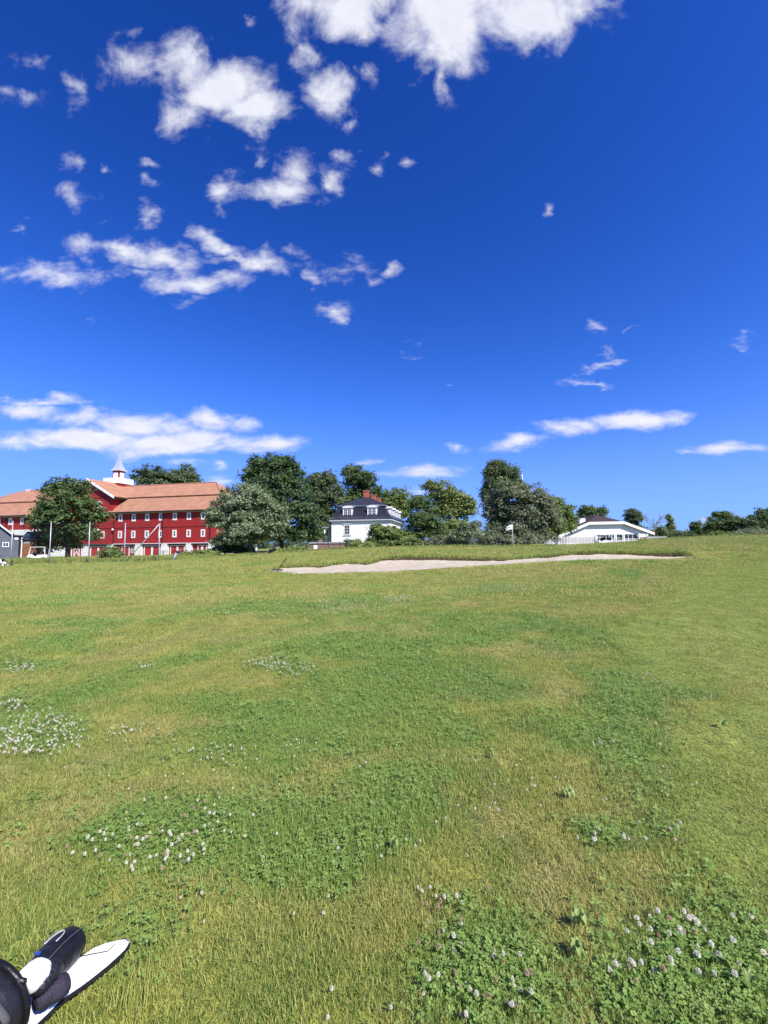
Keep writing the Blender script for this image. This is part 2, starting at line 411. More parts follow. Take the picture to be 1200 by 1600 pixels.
for px, py, d in [(380, 894, 22.5), (418, 892.5, 23.3), (460, 898, 22.4), (560, 896, 22.6), (640, 893, 23.1), (760, 885, 24.7), (860, 878.5, 25.7), (980, 875, 26.4), (1060, 874, 26.9), (1100, 870, 28),
                  (418, 888.5, 24.5), (450, 884.5, 25.25), (500, 883, 25.75), (530, 879, 26.25), (575, 878, 26.25), (594, 873, 27.25), (640, 869, 27.8), (700, 870, 28.3), (760, 872, 28.3), (800, 872, 28.3),
                  (860, 867, 28.8), (920, 863, 29.3), (980, 863, 29.3), (1020, 863, 29.1), (1050, 862, 28.9), (1068, 862, 28.7), (1086, 863.5, 28.4),
                  (350, 872, 40), (420, 868, 40), (500, 862, 39), (560, 859, 38.5), (640, 857, 38), (720, 857, 37.5), (800, 856.5, 37), (900, 855, 38), (960, 854, 38), (1010, 852, 39),
                  (1060, 846, 40), (1110, 842, 41), (1150, 840.5, 41), (1200, 839, 41), (1350, 833, 42), (0, 884, 42), (100, 882, 42), (200, 880, 42), (300, 877, 42), (-150, 886, 42)]:
    p = P(px, py, d); ctrl.append((p.x, p.y, p.z))
ctrl += [(24, 24, .6), (40, 22, .7), (-60, 70, -.05), (-35, 70, 0), (-20, 62, .2), (0, 62, 1.0), (2, 80, 1.1), (20, 62, 1.1), (30, 70, 1.15), (48, 75, 1.15), (48, 100, .95), (80, 90, 1.4), (70, 50, 2.0),
         (0, 300, 0.6), (-200, 300, 0), (200, 300, 0.8), (-200, 100, 0), (200, 100, 1), (-100, 0, 0), (100, 0, .8), (0, -60, 0), (-90, 90, 0), (0, 130, 1), (-60, 130, 0)]
ctrl = np.array(ctrl)
H0 = tps_fit(ctrl[:, :2], ctrl[:, 2], 0.02)
def Hbase(x, y):
    x = np.asarray(x, float); y = np.asarray(y, float)
    return H0(x, y) + (fbm(x * .45, y * .45, 3, 3) - .5) * .09 * sstep(1.2, 4, y) + (fbm(x * 1.7, y * 1.7, 5, 3) - .5) * .035
# the sand: near edge, then far edge
NEAR = [(417, 891, 23.6), (432, 894, 22.9), (460, 897, 22.5), (510, 896.3, 22.5), (560, 895, 22.7), (600, 893.6, 22.9), (640, 892, 23.2), (700, 888, 24), (760, 884, 24.8), (810, 880.6, 25.3), (860, 877.5, 25.8), (920, 875.3, 26.2), (980, 874, 26.5), (1030, 873.4, 26.8), (1060, 873, 27), (1080, 870.5, 28)]
FAR = [(1078, 869.6, 28.2), (1055, 870, 28.5), (1020, 869, 28.8), (980, 867, 29), (940, 866, 29.2), (900, 867, 29), (860, 870.5, 28.5), (800, 875, 28), (760, 876, 28), (700, 875.5, 28), (640, 875.5, 27.5), (612, 875.6, 27.2), (594, 876.5, 27), (584, 880, 26.4), (575, 882, 26), (530, 882, 26), (500, 886, 25.5), (450, 887, 25), (425, 889.4, 24.2)]
SP = [P(*a) for a in NEAR] + [P(*a) for a in FAR]
SPn = np.array([(p.x, p.y) for p in SP])
# a denser, slightly ragged outline
def densify(poly, step=0.25, amp=0.07):
    out = []
    n = len(poly)
    for i in range(n):
        a, b = poly[i], poly[(i + 1) % n]
        k = max(1, int(np.linalg.norm(b - a) / step))
        for j in range(k):
            p = a + (b - a) * j / k
            q = (fbm(np.array([p[0] * 1.3]), np.array([p[1] * 1.3]), 21, 3)[0] - .5) * 2 * amp
            t = (b - a) / max(1e-6, np.linalg.norm(b - a))
            out.append(p + np.array([t[1], -t[0]]) * q)
    return np.array(out)
POLY = densify(SPn)
sand_z = tps_fit(SPn, np.array([p.z for p in SP]), 0.05)
def sdist(x, y, poly=POLY):
    """signed distance to the sand's outline, negative inside"""
    x = np.asarray(x, float); y = np.asarray(y, float)
    best = np.full(x.shape, 1e9); inside = np.zeros(x.shape, bool)
    n = len(poly)
    for i in range(n):
        a = poly[i]; b = poly[(i + 1) % n]
        e = b - a; L = e @ e
        t = np.clip(((x - a[0]) * e[0] + (y - a[1]) * e[1]) / max(L, 1e-12), 0, 1)
        best = np.minimum(best, (x - a[0] - t * e[0]) ** 2 + (y - a[1] - t * e[1]) ** 2)
        c = (a[1] > y) != (b[1] > y)
        xi = a[0] + (y - a[1]) * e[0] / (e[1] if abs(e[1]) > 1e-12 else 1e-12)
        inside ^= c & (x < xi)
    d = np.sqrt(best)
    return np.where(inside, -d, d)
def proj(x, y, z):
    dx, dy, dz = x, y, z - EYE
    f = dy * _f.y + dz * _f.z
    f = np.maximum(f, 1e-3)
    rr = dx * _r.x + dy * _r.y + dz * _r.z
    ur = dx * _u.x + dy * _u.y + dz * _u.z
    return 600 + FPX * rr / f, 800 - FPX * ur / f
# where clover, dry grass and short turf grow: patches (centre and size as seen on the ground), broken up by noise
CLOV = [(560, 1015, 160, 26, 1.0), (760, 985, 180, 26, .7), (420, 950, 130, 16, .75), (560, 938, 80, 10, .7), (640, 1060, 230, 40, .75), (480, 1130, 240, 60, .55), (300, 1300, 200, 60, 1.0), (480, 1330, 150, 90, 1.0),
        (985, 1095, 65, 50, 1.0), (985, 1170, 75, 45, 1.0), (1060, 1085, 100, 14, .6), (1080, 1510, 150, 100, 1.1), (760, 1500, 110, 110, .95), (960, 1310, 60, 22, .75), (60, 1150, 80, 30, .9), (440, 1038, 50, 20, 1.0), (40, 1040, 60, 12, .8), 
        (270, 1270, 150, 50, .7), (250, 1480, 120, 90, .4), (620, 1240, 120, 60, .5), (780, 920, 70, 8, .6), (150, 975, 60, 10, .6), (340, 1180, 160, 40, .5)]
DRY = [(860, 1390, 80, 90, .9), (250, 930, 300, 30, .55), (60, 985, 150, 30, .5), (20, 1310, 70, 60, .9), (820, 1080, 120, 20, .5), (700, 1085, 60, 14, .55), (800, 895, 300, 14, .5), (150, 1180, 100, 30, .45), (540, 1500, 90, 80, .35), (470, 1000, 60, 10, .5),
       (760, 1290, 130, 60, .45), (930, 1330, 90, 60, .4), (1050, 870, 160, 16, .4), (840, 1160, 70, 40, .3)]
SHORT = [(1180, 1000, 200, 70, 1.4), (1190, 1250, 130, 170, 1.6), (1200, 920, 160, 40, 1.2), (1080, 1050, 120, 30, .8), (1260, 1380, 110, 90, 1.0)]
def patches(L, x, y, seed, sc=1.2, amp=0.7):
    px, py = proj(x, y, 0 * x)
    front = y > 0.4
    f = np.full(x.shape, -1.0)
    for (cx, cy, rx, ry, wt) in L:
        r = np.sqrt(((px - cx) / rx) ** 2 + ((py - cy) / ry) ** 2)
        f = np.maximum(f, np.where(front, wt * (1.25 - r), -1))
    return f + (fbm(x * sc, y * sc, seed, 4) - .5) * 2 * amp
def f_clov(x, y):
    al, ac = x * .46 + y * .89, x * .89 - y * .46          # the mower's lines run away to the right
    bg = np.maximum((fbm(x * .55, y * .55, 31, 4) - .58) * 3.0, (fbm(ac * .8, al * .13, 33, 4, .55) - .56) * 3.0)
    return sstep(0.0, 0.75, np.maximum(patches(CLOV, x, y, 41, 1.6, .75), bg)) * (1 - .9 * f_short(x, y))
def f_dry(x, y):
    al, ac = x * .46 + y * .89, x * .89 - y * .46
    bg = np.maximum((fbm(x * .45, y * 1.1, 51, 6, .74) - .46) * 3.8, (fbm(ac * .9, al * .14, 53, 5, .6) - .48) * 3.0)
    return sstep(0.0, 1.0, np.maximum(patches(DRY, x, y, 61, 1.3, .7), bg))
def f_short(x, y):
    return sstep(0.1, 0.5, patches(SHORT, x, y, 71, .8, .25))

xs = np.concatenate([-np.geomspace(12, 600, 60)[::-1][:-1], np.arange(-12, -1.4, .2), np.arange(-1.4, 1.4, .1), np.arange(1.4, 24, .13), np.geomspace(24, 600, 55)])
yl = np.concatenate([-np.geomspace(1, 120, 16)[::-1], np.arange(-.5, 4, .1), np.arange(4, 21.5, .2), np.arange(21.5, 30.5, .075), np.arange(30.5, 46, .35), np.geomspace(46, 900, 70)])
xs = np.unique(np.round(xs, 4)); yl = np.unique(np.round(yl, 4))
GX, GY = np.meshgrid(xs, yl)
GZ = Hbase(GX, GY)
SD = np.full(GX.shape, 9.0)
bb = (GX > POLY[:, 0].min() - 1) & (GX < POLY[:, 0].max() + 1) & (GY > POLY[:, 1].min() - 1) & (GY < POLY[:, 1].max() + 1)
SD[bb] = sdist(GX[bb], GY[bb])
SZ = np.zeros(GX.shape); SZ[bb] = sand_z(GX[bb], GY[bb])
ins = SD < 0
# grass surface never dips under the sand at the rim
rim = sstep(.5, 0.0, np.abs(SD))
GZ = np.where(bb & ~ins, np.maximum(GZ, (SZ + .035) * rim + GZ * (1 - rim)), GZ)
GZ = np.where(ins, SZ - .15, GZ)
lipd = np.zeros(GX.shape)
gy = np.gradient(GZ, axis=0) / np.gradient(GY, axis=0); gx = np.gradient(GZ, axis=1) / np.gradient(GX, axis=1)
steep = np.hypot(gx, gy)
lipd[bb] = sstep(.7, 1.6, steep[bb])
nY, nX = GX.shape
verts = np.stack([GX, GY, GZ], -1).reshape(-1, 3)
idx = np.arange(nY * nX).reshape(nY, nX)
quads = np.stack([idx[:-1, :-1], idx[:-1, 1:], idx[1:, 1:], idx[1:, :-1]], -1).reshape(-1, 4)
def np_mesh(name, v, q, attrs=None, mats=(), smooth=True):
    me = bpy.data.meshes.new(name)
    k = q.shape[1]
    me.vertices.add(len(v)); me.vertices.foreach_set('co', np.ascontiguousarray(v, np.float32).ravel())
    me.loops.add(q.size); me.loops.foreach_set('vertex_index', np.ascontiguousarray(q, np.int32).ravel())
    me.polygons.add(len(q)); me.polygons.foreach_set('loop_start', np.arange(0, q.size, k, dtype=np.int32))
    me.polygons.foreach_set('loop_total', np.full(len(q), k, np.int32))
    if smooth: me.polygons.foreach_set('use_smooth', np.ones(len(q), bool))
    for nm, a in (attrs or {}).items():
        at = me.attributes.new(nm, 'FLOAT', 'POINT'); at.data.foreach_set('value', np.ascontiguousarray(a, np.float32).ravel())
    for mm in mats: me.materials.append(mm)
    me.update(); me.validate()
    return me

# grass colours (used by the turf and by the blades)
G_MID, G_YEL, G_DRY, G_CLO, G_SHORT = (0.185, 0.255, 0.042), (0.385, 0.380, 0.080), (0.50, 0.39, 0.165), (0.135, 0.285, 0.050), (0.295, 0.360, 0.072)
def grass_colour(t, clov, dry, short, rnd):
    geo = t.n('ShaderNodeNewGeometry').outputs['Position']
    nz = t.n('ShaderNodeTexNoise', {'Vector': geo, 'Scale': 1.3, 'Detail': 7.0, 'Roughness': 0.74}).outputs[0]
    c = t.mix(t.mapr(nz, 0.40, 0.62), G_MID, G_YEL)
    c = t.mix(t.math('MULTIPLY', dry, 0.68), c, G_DRY)
    c = t.mix(t.math('MULTIPLY', short, 0.7), c, G_SHORT)
    c = t.mix(t.math('MULTIPLY', clov, 0.9), c, G_CLO)
    return c
def turf_material():
    M = bpy.data.materials.new('turf'); M.use_nodes = True
    t = NT(M.node_tree)
    A = lambda n: t.n('ShaderNodeAttribute', attribute_name=n).outputs['Fac']
    c = grass_colour(t, A('clov'), A('dry'), A('short'), None)
    geo = t.n('ShaderNodeNewGeometry').outputs['Position']
    st = t.n('ShaderNodeMapping', {'Vector': geo, 'Scale': (1, .55, 1)}).outputs[0]
    f1 = t.n('ShaderNodeTexNoise', {'Vector': st, 'Scale': 5.0, 'Detail': 8.0, 'Roughness': 0.75}).outputs[0]
    f2 = t.n('ShaderNodeTexNoise', {'Vector': st, 'Scale': 55.0, 'Detail': 3.0, 'Roughness': 0.7}).outputs[0]
    c = t.mix(t.mapr(f1, .42, .66, 0, .75), c, (0.13, 0.17, 0.038))
    c = t.mix(t.mapr(f2, .42, .66, 0, .8), c, (0.055, 0.066, 0.02))  # dark speckle: shade between the blades, painted into the turf colour
    soil = t.mix(f1, (0.10, 0.068, 0.042), (0.048, 0.040, 0.022))
    c = t.mix(A('dirt'), c, soil)
    b = t.n('ShaderNodeBsdfPrincipled', {'Base Color': c, 'Roughness': 0.9, 'Specular IOR Level': 0.15})
    bp = t.n('ShaderNodeBump', {'Strength': 0.9, 'Distance': 0.06, 'Height': t.math('ADD', f1, t.math('MULTIPLY', f2, .35))})
    t.t.links.new(bp.outputs[0], b.inputs['Normal'])
    t.n('ShaderNodeOutputMaterial', {0: b.outputs[0]})
    return M
gm = np_mesh('ground', verts, quads, {'clov': f_clov(GX, GY), 'dry': f_dry(GX, GY), 'short': f_short(GX, GY), 'dirt': lipd}, [turf_material()])
ground = bpy.data.objects.new('ground', gm); C.objects.link(ground)
tag(ground, kind='structure', label='wide rolling golf course lawn of mown grass and clover')
def Hs(x, y):
    return float(Hbase(np.array([x]), np.array([y]))[0])

# sand sheet of the bunker
sx = np.arange(POLY[:, 0].min() - .3, POLY[:, 0].max() + .3, .12); sy = np.arange(POLY[:, 1].min() - .3, POLY[:, 1].max() + .3, .12)
AX, AY = np.meshgrid(sx, sy)
AD = sdist(AX, AY)
AZ = sand_z(AX, AY) - .06 * sstep(0, .8, -AD) + (fbm(AX * 1.3, AY * 2.2, 91, 5, .6) - .5) * .13 + np.sin(AY * 14 + 3 * fbm(AX * .8, AY * .8, 19, 2)) * .008 - sstep(0.0, .14, AD) * .05
ai = np.arange(AX.size).reshape(AX.shape)
aq = np.stack([ai[:-1, :-1], ai[:-1, 1:], ai[1:, 1:], ai[1:, :-1]], -1).reshape(-1, 4)
keep = (AD.ravel()[aq] < .15).all(1)
aq = aq[keep]
used, inv = np.unique(aq, return_inverse=True)
M_SAND = mat('bunker_sand', (0.455, 0.395, 0.305), 0.95, (0.375, 0.32, 0.24), scale=2.2, bump=0.8, bscale=9, spec=0.15, detail=8)
sm = np_mesh('bunker_sand', np.stack([AX, AY, AZ], -1).reshape(-1, 3)[used], inv.reshape(-1, 4), None, [M_SAND])
sand = bpy.data.objects.new('bunker_sand', sm); C.objects.link(sand)
tag(sand, kind='structure', label='long pale sand bunker under a turf lip')

# ------------------------------------------------------------------ scattered plants
def scatter(name, pts, attrs, protos, label):
    me = bpy.data.meshes.new(name)
    me.vertices.add(len(pts)); me.vertices.foreach_set('co', np.ascontiguousarray(pts, np.float32).ravel())
    for nm, (typ, a) in attrs.items():
        at = me.attributes.new(nm, typ, 'POINT')
        at.data.foreach_set('vector' if typ == 'FLOAT_VECTOR' else 'value', np.ascontiguousarray(a).ravel())
    o = bpy.data.objects.new(name, me); C.objects.link(o)
    col = bpy.data.collections.new(name + '_kinds')
    for p in protos: col.objects.link(p)
    g = bpy.data.node_groups.new(name + '_scatter', 'GeometryNodeTree')
    g.interface.new_socket('Geometry', in_out='INPUT', socket_type='NodeSocketGeometry')
    g.interface.new_socket('Geometry', in_out='OUTPUT', socket_type='NodeSocketGeometry')
    t = NT(g)
    gi = t.n('NodeGroupInput'); go = t.n('NodeGroupOutput')
    def named(nm, dt): return t.n('GeometryNodeInputNamedAttribute', {'Name': nm}, data_type=dt).outputs[0]
    ci = t.n('GeometryNodeCollectionInfo', {'Collection': col, 'Separate Children': True, 'Reset Children': True})
    ip = t.n('GeometryNodeInstanceOnPoints', {'Points': gi.outputs[0], 'Instance': ci.outputs[0], 'Pick Instance': True,
             'Instance Index': named('kind_index', 'INT'), 'Rotation': named('turn', 'FLOAT_VECTOR'), 'Scale': named('size', 'FLOAT_VECTOR')})
    t.t.links.new(ip.outputs[0], go.inputs[0])
    md = o.modifiers.new('scatter', 'NODES'); md.node_group = g
    tag(o, label=label, kind='stuff')
    return o
def proto(name, mb, mats):
    me = bpy.data.meshes.new(name); me.from_pydata(mb.v, [], mb.f)
    for mm in (mats if isinstance(mats, (list, tuple)) else [mats]): me.materials.append(mm)
    if isinstance(mats, (list, tuple)) and len(mats) > 1: me.polygons.foreach_set('material_index', mb.mi)
    me.update()
    return bpy.data.objects.new(name, me)
def blade_material(name, kind):
    M = bpy.data.materials.new(name); M.use_nodes = True
    t = NT(M.node_tree)
    A = lambda n: t.n('ShaderNodeAttribute', attribute_name=n, attribute_type='INSTANCER').outputs['Fac']
    rnd = t.n('ShaderNodeObjectInfo').outputs['Random']
    isl = t.n('ShaderNodeNewGeometry').outputs['Random Per Island']
    if kind == 'grass':
        c = grass_colour(t, A('clov'), A('dry'), A('short'), rnd)
        c = t.mix(t.mapr(isl, .55, 1.0, 0, .7), c, (0.54, 0.52, 0.17))
        c = t.mix(t.mapr(isl, .42, .0, 0, .8), c, (0.085, 0.15, 0.03))
    else:
        c = t.mix(isl, (0.12, 0.235, 0.045), (0.28, 0.40, 0.10))
        c = t.mix(t.math('MULTIPLY', rnd, .35), c, (0.33, 0.37, 0.12))
    gn = t.n('ShaderNodeNewGeometry').outputs['Normal']
    up = t.n('ShaderNodeVectorMath', {0: gn, 1: (.85, .85, .85), 2: (0, 0, .35)}, operation='MULTIPLY_ADD').outputs[0]
    up = t.n('ShaderNodeVectorMath', {0: up}, operation='NORMALIZE').outputs[0]
    b = t.n('ShaderNodeBsdfPrincipled', {'Base Color': c, 'Roughness': 0.6, 'Specular IOR Level': 0.2, 'Normal': up})
    tr = t.n('ShaderNodeBsdfTranslucent', {'Color': c})
    mx = t.n('ShaderNodeMixShader', {0: .3, 1: b.outputs[0], 2: tr.outputs[0]})
    t.n('ShaderNodeOutputMaterial', {0: mx.outputs[0]})
    return M
M_BLADE = blade_material('grass_blade', 'grass'); M_CLOVER = blade_material('clover_leaf', 'clover')
def petal_mat(name, col, col2):
    M = bpy.data.materials.new(name); M.use_nodes = True
    t = NT(M.node_tree)
    isl = t.n('ShaderNodeNewGeometry').outputs['Random Per Island']
    c = t.mix(isl, col, col2)
    b = t.n('ShaderNodeBsdfDiffuse', {'Color': c}); tr = t.n('ShaderNodeBsdfTranslucent', {'Color': c})
    t.n('ShaderNodeOutputMaterial', {0: t.n('ShaderNodeMixShader', {0: .42, 1: b.outputs[0], 2: tr.outputs[0]}).outputs[0]})
    return M
M_PETAL = petal_mat('clover_flower_white', (0.92, 0.90, 0.80), (0.78, 0.72, 0.58))
M_PETALB = petal_mat('clover_flower_brown', (0.50, 0.32, 0.21), (0.66, 0.50, 0.38))
M_STEM = mat('green_stem', (0.14, 0.19, 0.05), 0.7)
def tuft(n, R, h, wd, lean, rng):
    mb = MB()
    for _ in range(n):
        a = rng.uniform(0, 6.283); r = R * math.sqrt(rng.random()); x, y = r * math.cos(a), r * math.sin(a)
        hh = h * rng.uniform(.45, 1.15); q = rng.uniform(0, 6.283); ln = lean * rng.uniform(.2, 1.3) * hh
        dx, dy = math.cos(q), math.sin(q); sx_, sy_ = -dy * wd * .5, dx * wd * .5
        vs = [(x - sx_, y - sy_, -.006), (x + sx_, y + sy_, -.006),
              (x + dx * ln * .35 - sx_ * .85, y + dy * ln * .35 - sy_ * .85, hh * .62), (x + dx * ln * .35 + sx_ * .85, y + dy * ln * .35 + sy_ * .85, hh * .62),
              (x + dx * ln, y + dy * ln, hh)]
        mb.add(vs, [(0, 1, 3, 2), (2, 3, 4)])
    return mb
def clover_clump(n, R, h, s, rng):
    mb = MB()
    for _ in range(n):
        a = rng.uniform(0, 6.283); r = R * math.sqrt(rng.random()); x, y = r * math.cos(a), r * math.sin(a)
        hh = h * rng.uniform(.45, 1.1)
        tx, ty = rng.normal(0, .28), rng.normal(0, .28); q0 = rng.uniform(0, 6.283)
        sz = s * rng.choice([.6, .85, 1.0, 1.35]) * rng.uniform(.85, 1.15)
        for k in range(3):
            q = q0 + k * 2.094; d = (math.cos(q), math.sin(q)); e = (-d[1], d[0])
            def pt(l, wv, lift):
                X_ = x + d[0] * l * sz + e[0] * wv * sz; Y_ = y + d[1] * l * sz + e[1] * wv * sz
                return (X_, Y_, hh + (X_ - x) * tx + (Y_ - y) * ty + lift * sz)
            mb.add([pt(.03, 0, 0), pt(.55, -.42, .10), pt(.98, -.26, .14), pt(.9, 0, .02), pt(.98, .26, .14), pt(.55, .42, .10)], [(0, 1, 2, 3), (0, 3, 4, 5)])
        mb.add([(x - .0007, y, 0), (x + .0007, y, 0), (x, y, hh)], [(0, 1, 2)])
    return mb
rg = np.random.default_rng(5)
P_FINE = [proto('tuft_fine_%d' % i, tuft(66, .078, .023, .0025, 1.35, rg), M_BLADE) for i in range(5)]
P_MIDT = [proto('tuft_mid_%d' % i, tuft(66, .13, .027, .0038, 1.3, rg), M_BLADE) for i in range(4)]
P_COARSE = [proto('tuft_wide_%d' % i, tuft(64, .24, .043, .008, 1.0, rg), M_BLADE) for i in range(3)]
P_FAR = [proto('tuft_xfar_%d' % i, tuft(70, .46, .06, .015, 1.0, rg), M_BLADE) for i in range(3)]
def ring_pts(y0, y1, rho):
    n = int(rho * (1.02 * (y1 ** 2 - y0 ** 2) + 2.0 * (y1 - y0)))
    u_ = RNG.random(n)
    y = np.sqrt(y0 ** 2 + u_ * (y1 ** 2 - y0 ** 2))
    x = (RNG.random(n) * 2 - 1) * (1.02 * y + .9)
    return x, y
def make_grass():
    X_, Y_, K_, S_ = [], [], [], []
    order = sorted([p.name for p in P_FINE + P_MIDT + P_COARSE + P_FAR])
    for (y0, y1, rho, pr) in [(0.75, 3, 560, P_FINE), (3, 6, 300, P_FINE), (6, 12, 120, P_MIDT), (12, 22, 46, P_COARSE), (22, 46, 15, P_FAR)]:
        x, y = ring_pts(y0, y1, rho)
        ids = np.array([order.index(p.name) for p in pr])
        X_.append(x); Y_.append(y); K_.append(ids[RNG.integers(0, len(ids), len(x))]); S_.append(np.ones(len(x)))
    x = np.concatenate(X_); y = np.concatenate(Y_); k = np.concatenate(K_)
    d = np.full(x.shape, 9.0)
    b_ = (y > 21) & (y < 31) & (x > -9) & (x < 24)
    d[b_] = sdist(x[b_], y[b_])
    ok = d > np.where(y > 20, .12, 0)
    x, y, k = x[ok], y[ok], k[ok]
    z = Hbase(x, y) - .004
    z = np.where((y > 21.5) & (y < 31), np.maximum(z, -9), z)
    cl, dr, sh = f_clov(x, y), f_dry(x, y), f_short(x, y)
    n = len(x)
    cl = np.clip(cl + RNG.normal(0, .16, n), 0, 1); dr = np.clip(dr + RNG.normal(0, .3, n), 0, 1.3)
    hgt = np.exp(RNG.normal(-.08, .32, n)) * (1 - .52 * sh) * (1 + .35 * cl * (1 - sh)) * (.25 + 1.6 * fbm(x * 3.2, y * 3.2, 77, 4))
    wd = (.85 + .3 * RNG.random(n))
    scatter('mown_grass', np.stack([x, y, z], -1),
            {'turn': ('FLOAT_VECTOR', np.stack([RNG.normal(0, .12, n), RNG.normal(0, .12, n), RNG.random(n) * 6.283], -1).astype(np.float32)),
             'size': ('FLOAT_VECTOR', np.stack([wd, wd, hgt], -1).astype(np.float32)), 'kind_index': ('INT', k.astype(np.int32)),
             'clov': ('FLOAT', cl.astype(np.float32)), 'dry': ('FLOAT', dr.astype(np.float32)), 'short': ('FLOAT', sh.astype(np.float32))},
            P_FINE + P_MIDT + P_COARSE + P_FAR, 'short yellow-green blades of the mown lawn')
make_grass()
def lip_grass():
    far = np.array([(P(*a).x, P(*a).y) for a in FAR]); pts = []
    for i in range(len(far) - 1):
        a, b = far[i], far[i + 1]; n = max(2, int(np.linalg.norm(b - a) / .045))
        for j in range(n):
            q = a + (b - a) * (j / n); pts.append((q[0] + RNG.normal(0, .05), q[1] + RNG.uniform(.02, .32)))
    pts = np.array(pts); x, y = pts[:, 0], pts[:, 1]; n = len(x)
    z = Hbase(x, y); order = sorted([p.name for p in P_LIP])
    scatter('lip_grass', np.stack([x, y, z - .03], -1),
            {'turn': ('FLOAT_VECTOR', np.stack([RNG.uniform(.2, 1.0, n), RNG.normal(0, .3, n), RNG.normal(0, .5, n)], -1).astype(np.float32)),
             'size': ('FLOAT_VECTOR', np.stack([np.ones(n), np.ones(n), RNG.uniform(.5, 1.5, n)], -1).astype(np.float32)), 'kind_index': ('INT', RNG.integers(0, 3, n).astype(np.int32)),
             'clov': ('FLOAT', (RNG.random(n) * .8).astype(np.float32)), 'dry': ('FLOAT', (RNG.random(n) * .25).astype(np.float32)), 'short': ('FLOAT', np.zeros(n, np.float32))},
            P_LIP, 'ragged turf hanging over the back lip of the bunker')
P_LIP = [proto('lip_%d' % i, tuft(40, .16, .17, .012, .9, rg), M_BLADE) for i in range(3)]
lip_grass()
P_CLO = [proto('clover_clump_%d' % i, clover_clump(22, .09, .034, .0092, rg), M_CLOVER) for i in range(5)]
def make_clover():
    X_, Y_ = [], []
    for (y0, y1, rho) in [(0.8, 3, 330), (3, 6, 190), (6, 12, 60)]:
        x, y = ring_pts(y0, y1, rho); X_.append(x); Y_.append(y)
    x = np.concatenate(X_); y = np.concatenate(Y_)
    cl = f_clov(x, y) * (1 - f_short(x, y) * .8)
    ok = RNG.random(len(x)) < cl * .42
    x, y = x[ok], y[ok]; n = len(x)
    s = (.8 + .55 * RNG.random(n)) * np.where(y > 6, 1.5, 1.0)
    scatter('clover_cover', np.stack([x, y, Hbase(x, y)], -1),
            {'turn': ('FLOAT_VECTOR', np.stack([RNG.normal(0, .1, n), RNG.normal(0, .1, n), RNG.random(n) * 6.283], -1).astype(np.float32)),
             'size': ('FLOAT_VECTOR', np.stack([s, s, s], -1).astype(np.float32)), 'kind_index': ('INT', RNG.integers(0, 5, n).astype(np.int32))},
            P_CLO, 'low dark green clover leaves growing through the lawn')
make_clover()
def flower_head(seed, brown=False):
    r_ = random.Random(seed); mb = MB()
    mb.k = 1
    mb.tube([(0, 0, 0), (.003, .002, .05), (0, 0, .085)], [.0014, .0013, .0012], 4, cap=False)
    mb.k = 0
    # a ball of short florets
    for i in range(26):
        th = math.acos(1 - 1.75 * (i + .5) / 26); ph = i * 2.39996
        d = Vector((math.sin(th) * math.cos(ph), math.sin(th) * math.sin(ph), math.cos(th)))
        e = d.cross(Vector((0, 0, 1)) if abs(d.z) < .95 else Vector((1, 0, 0))).normalized(); g_ = d.cross(e)
        c0 = Vector((0, 0, .088)); L = .0115 * r_.uniform(.85, 1.15)
        mb.add([c0 + d * .004 - e * .0016, c0 + d * .004 + e * .0016, c0 + d * L + e * .0024 + g_ * .001, c0 + d * (L + .002), c0 + d * L - e * .0024 - g_ * .001], [(0, 1, 2, 3, 4)])
        mb.add([c0 + d * .004 - g_ * .0016, c0 + d * .004 + g_ * .0016, c0 + d * L + g_ * .0024, c0 + d * L - g_ * .0024], [(0, 1, 2, 3)])
    return mb
P_FLOW = [proto('flower_%d' % i, flower_head(i), [M_PETAL, M_STEM]) for i in range(3)] + [proto('flower_9', flower_head(9), [M_PETALB, M_STEM])]
# white clover in flower: each patch is a thing, each flower a part of it
PATCH = [('dense clover clump with big white flowers in the bottom right corner of the lawn', [(1045, 1440, 55, 28, 20), (1060, 1500, 90, 45, 16), (1160, 1450, 40, 40, 6), (990, 1520, 30, 30, 5)], [(1090, 1500, 130, 95)]),
         ('tall dark clover clump on the right side of the lawn', [(985, 1060, 70, 14, 22), (990, 1150, 60, 40, 16), (930, 1160, 14, 20, 4)], [(985, 1120, 70, 85)]),
         ('white carpet of clover flowers at the left edge of the photo', [(60, 1140, 68, 30, 190), (20, 1165, 40, 12, 40)], [(60, 1145, 75, 35)]),
         ('loose row of clover flowers crossing the lawn above the golf bag', [(215, 1310, 110, 30, 62), (290, 1265, 90, 40, 28)], [(215, 1310, 120, 40)]),
         ('clover clump with faded pinkish flowers at the bottom middle of the lawn', [(750, 1500, 95, 95, 44), (690, 1420, 40, 40, 14)], [(760, 1500, 100, 95)]),
         ('clover with white flowers beside the bright green strip mid lawn', [(420, 1033, 32, 8, 60), (455, 1042, 40, 14, 60)], [(440, 1038, 55, 18)]),
         ('small clover clump with a few white flowers near the large leafy weed', [(950, 1300, 50, 14, 9), (1030, 1295, 60, 18, 9)], [(980, 1305, 90, 22)]),
         ('thin streak of white clover flowers by the far left edge', [(30, 1038, 40, 7, 60), (225, 1040, 18, 4, 14)], [(40, 1040, 60, 9)]),
         ('narrow clover patch with white flowers just above the white carpet', [(15, 1098, 26, 9, 46)], [(15, 1098, 30, 10)])]
rp = np.random.default_rng(23)
leafme = P_CLO[0].data
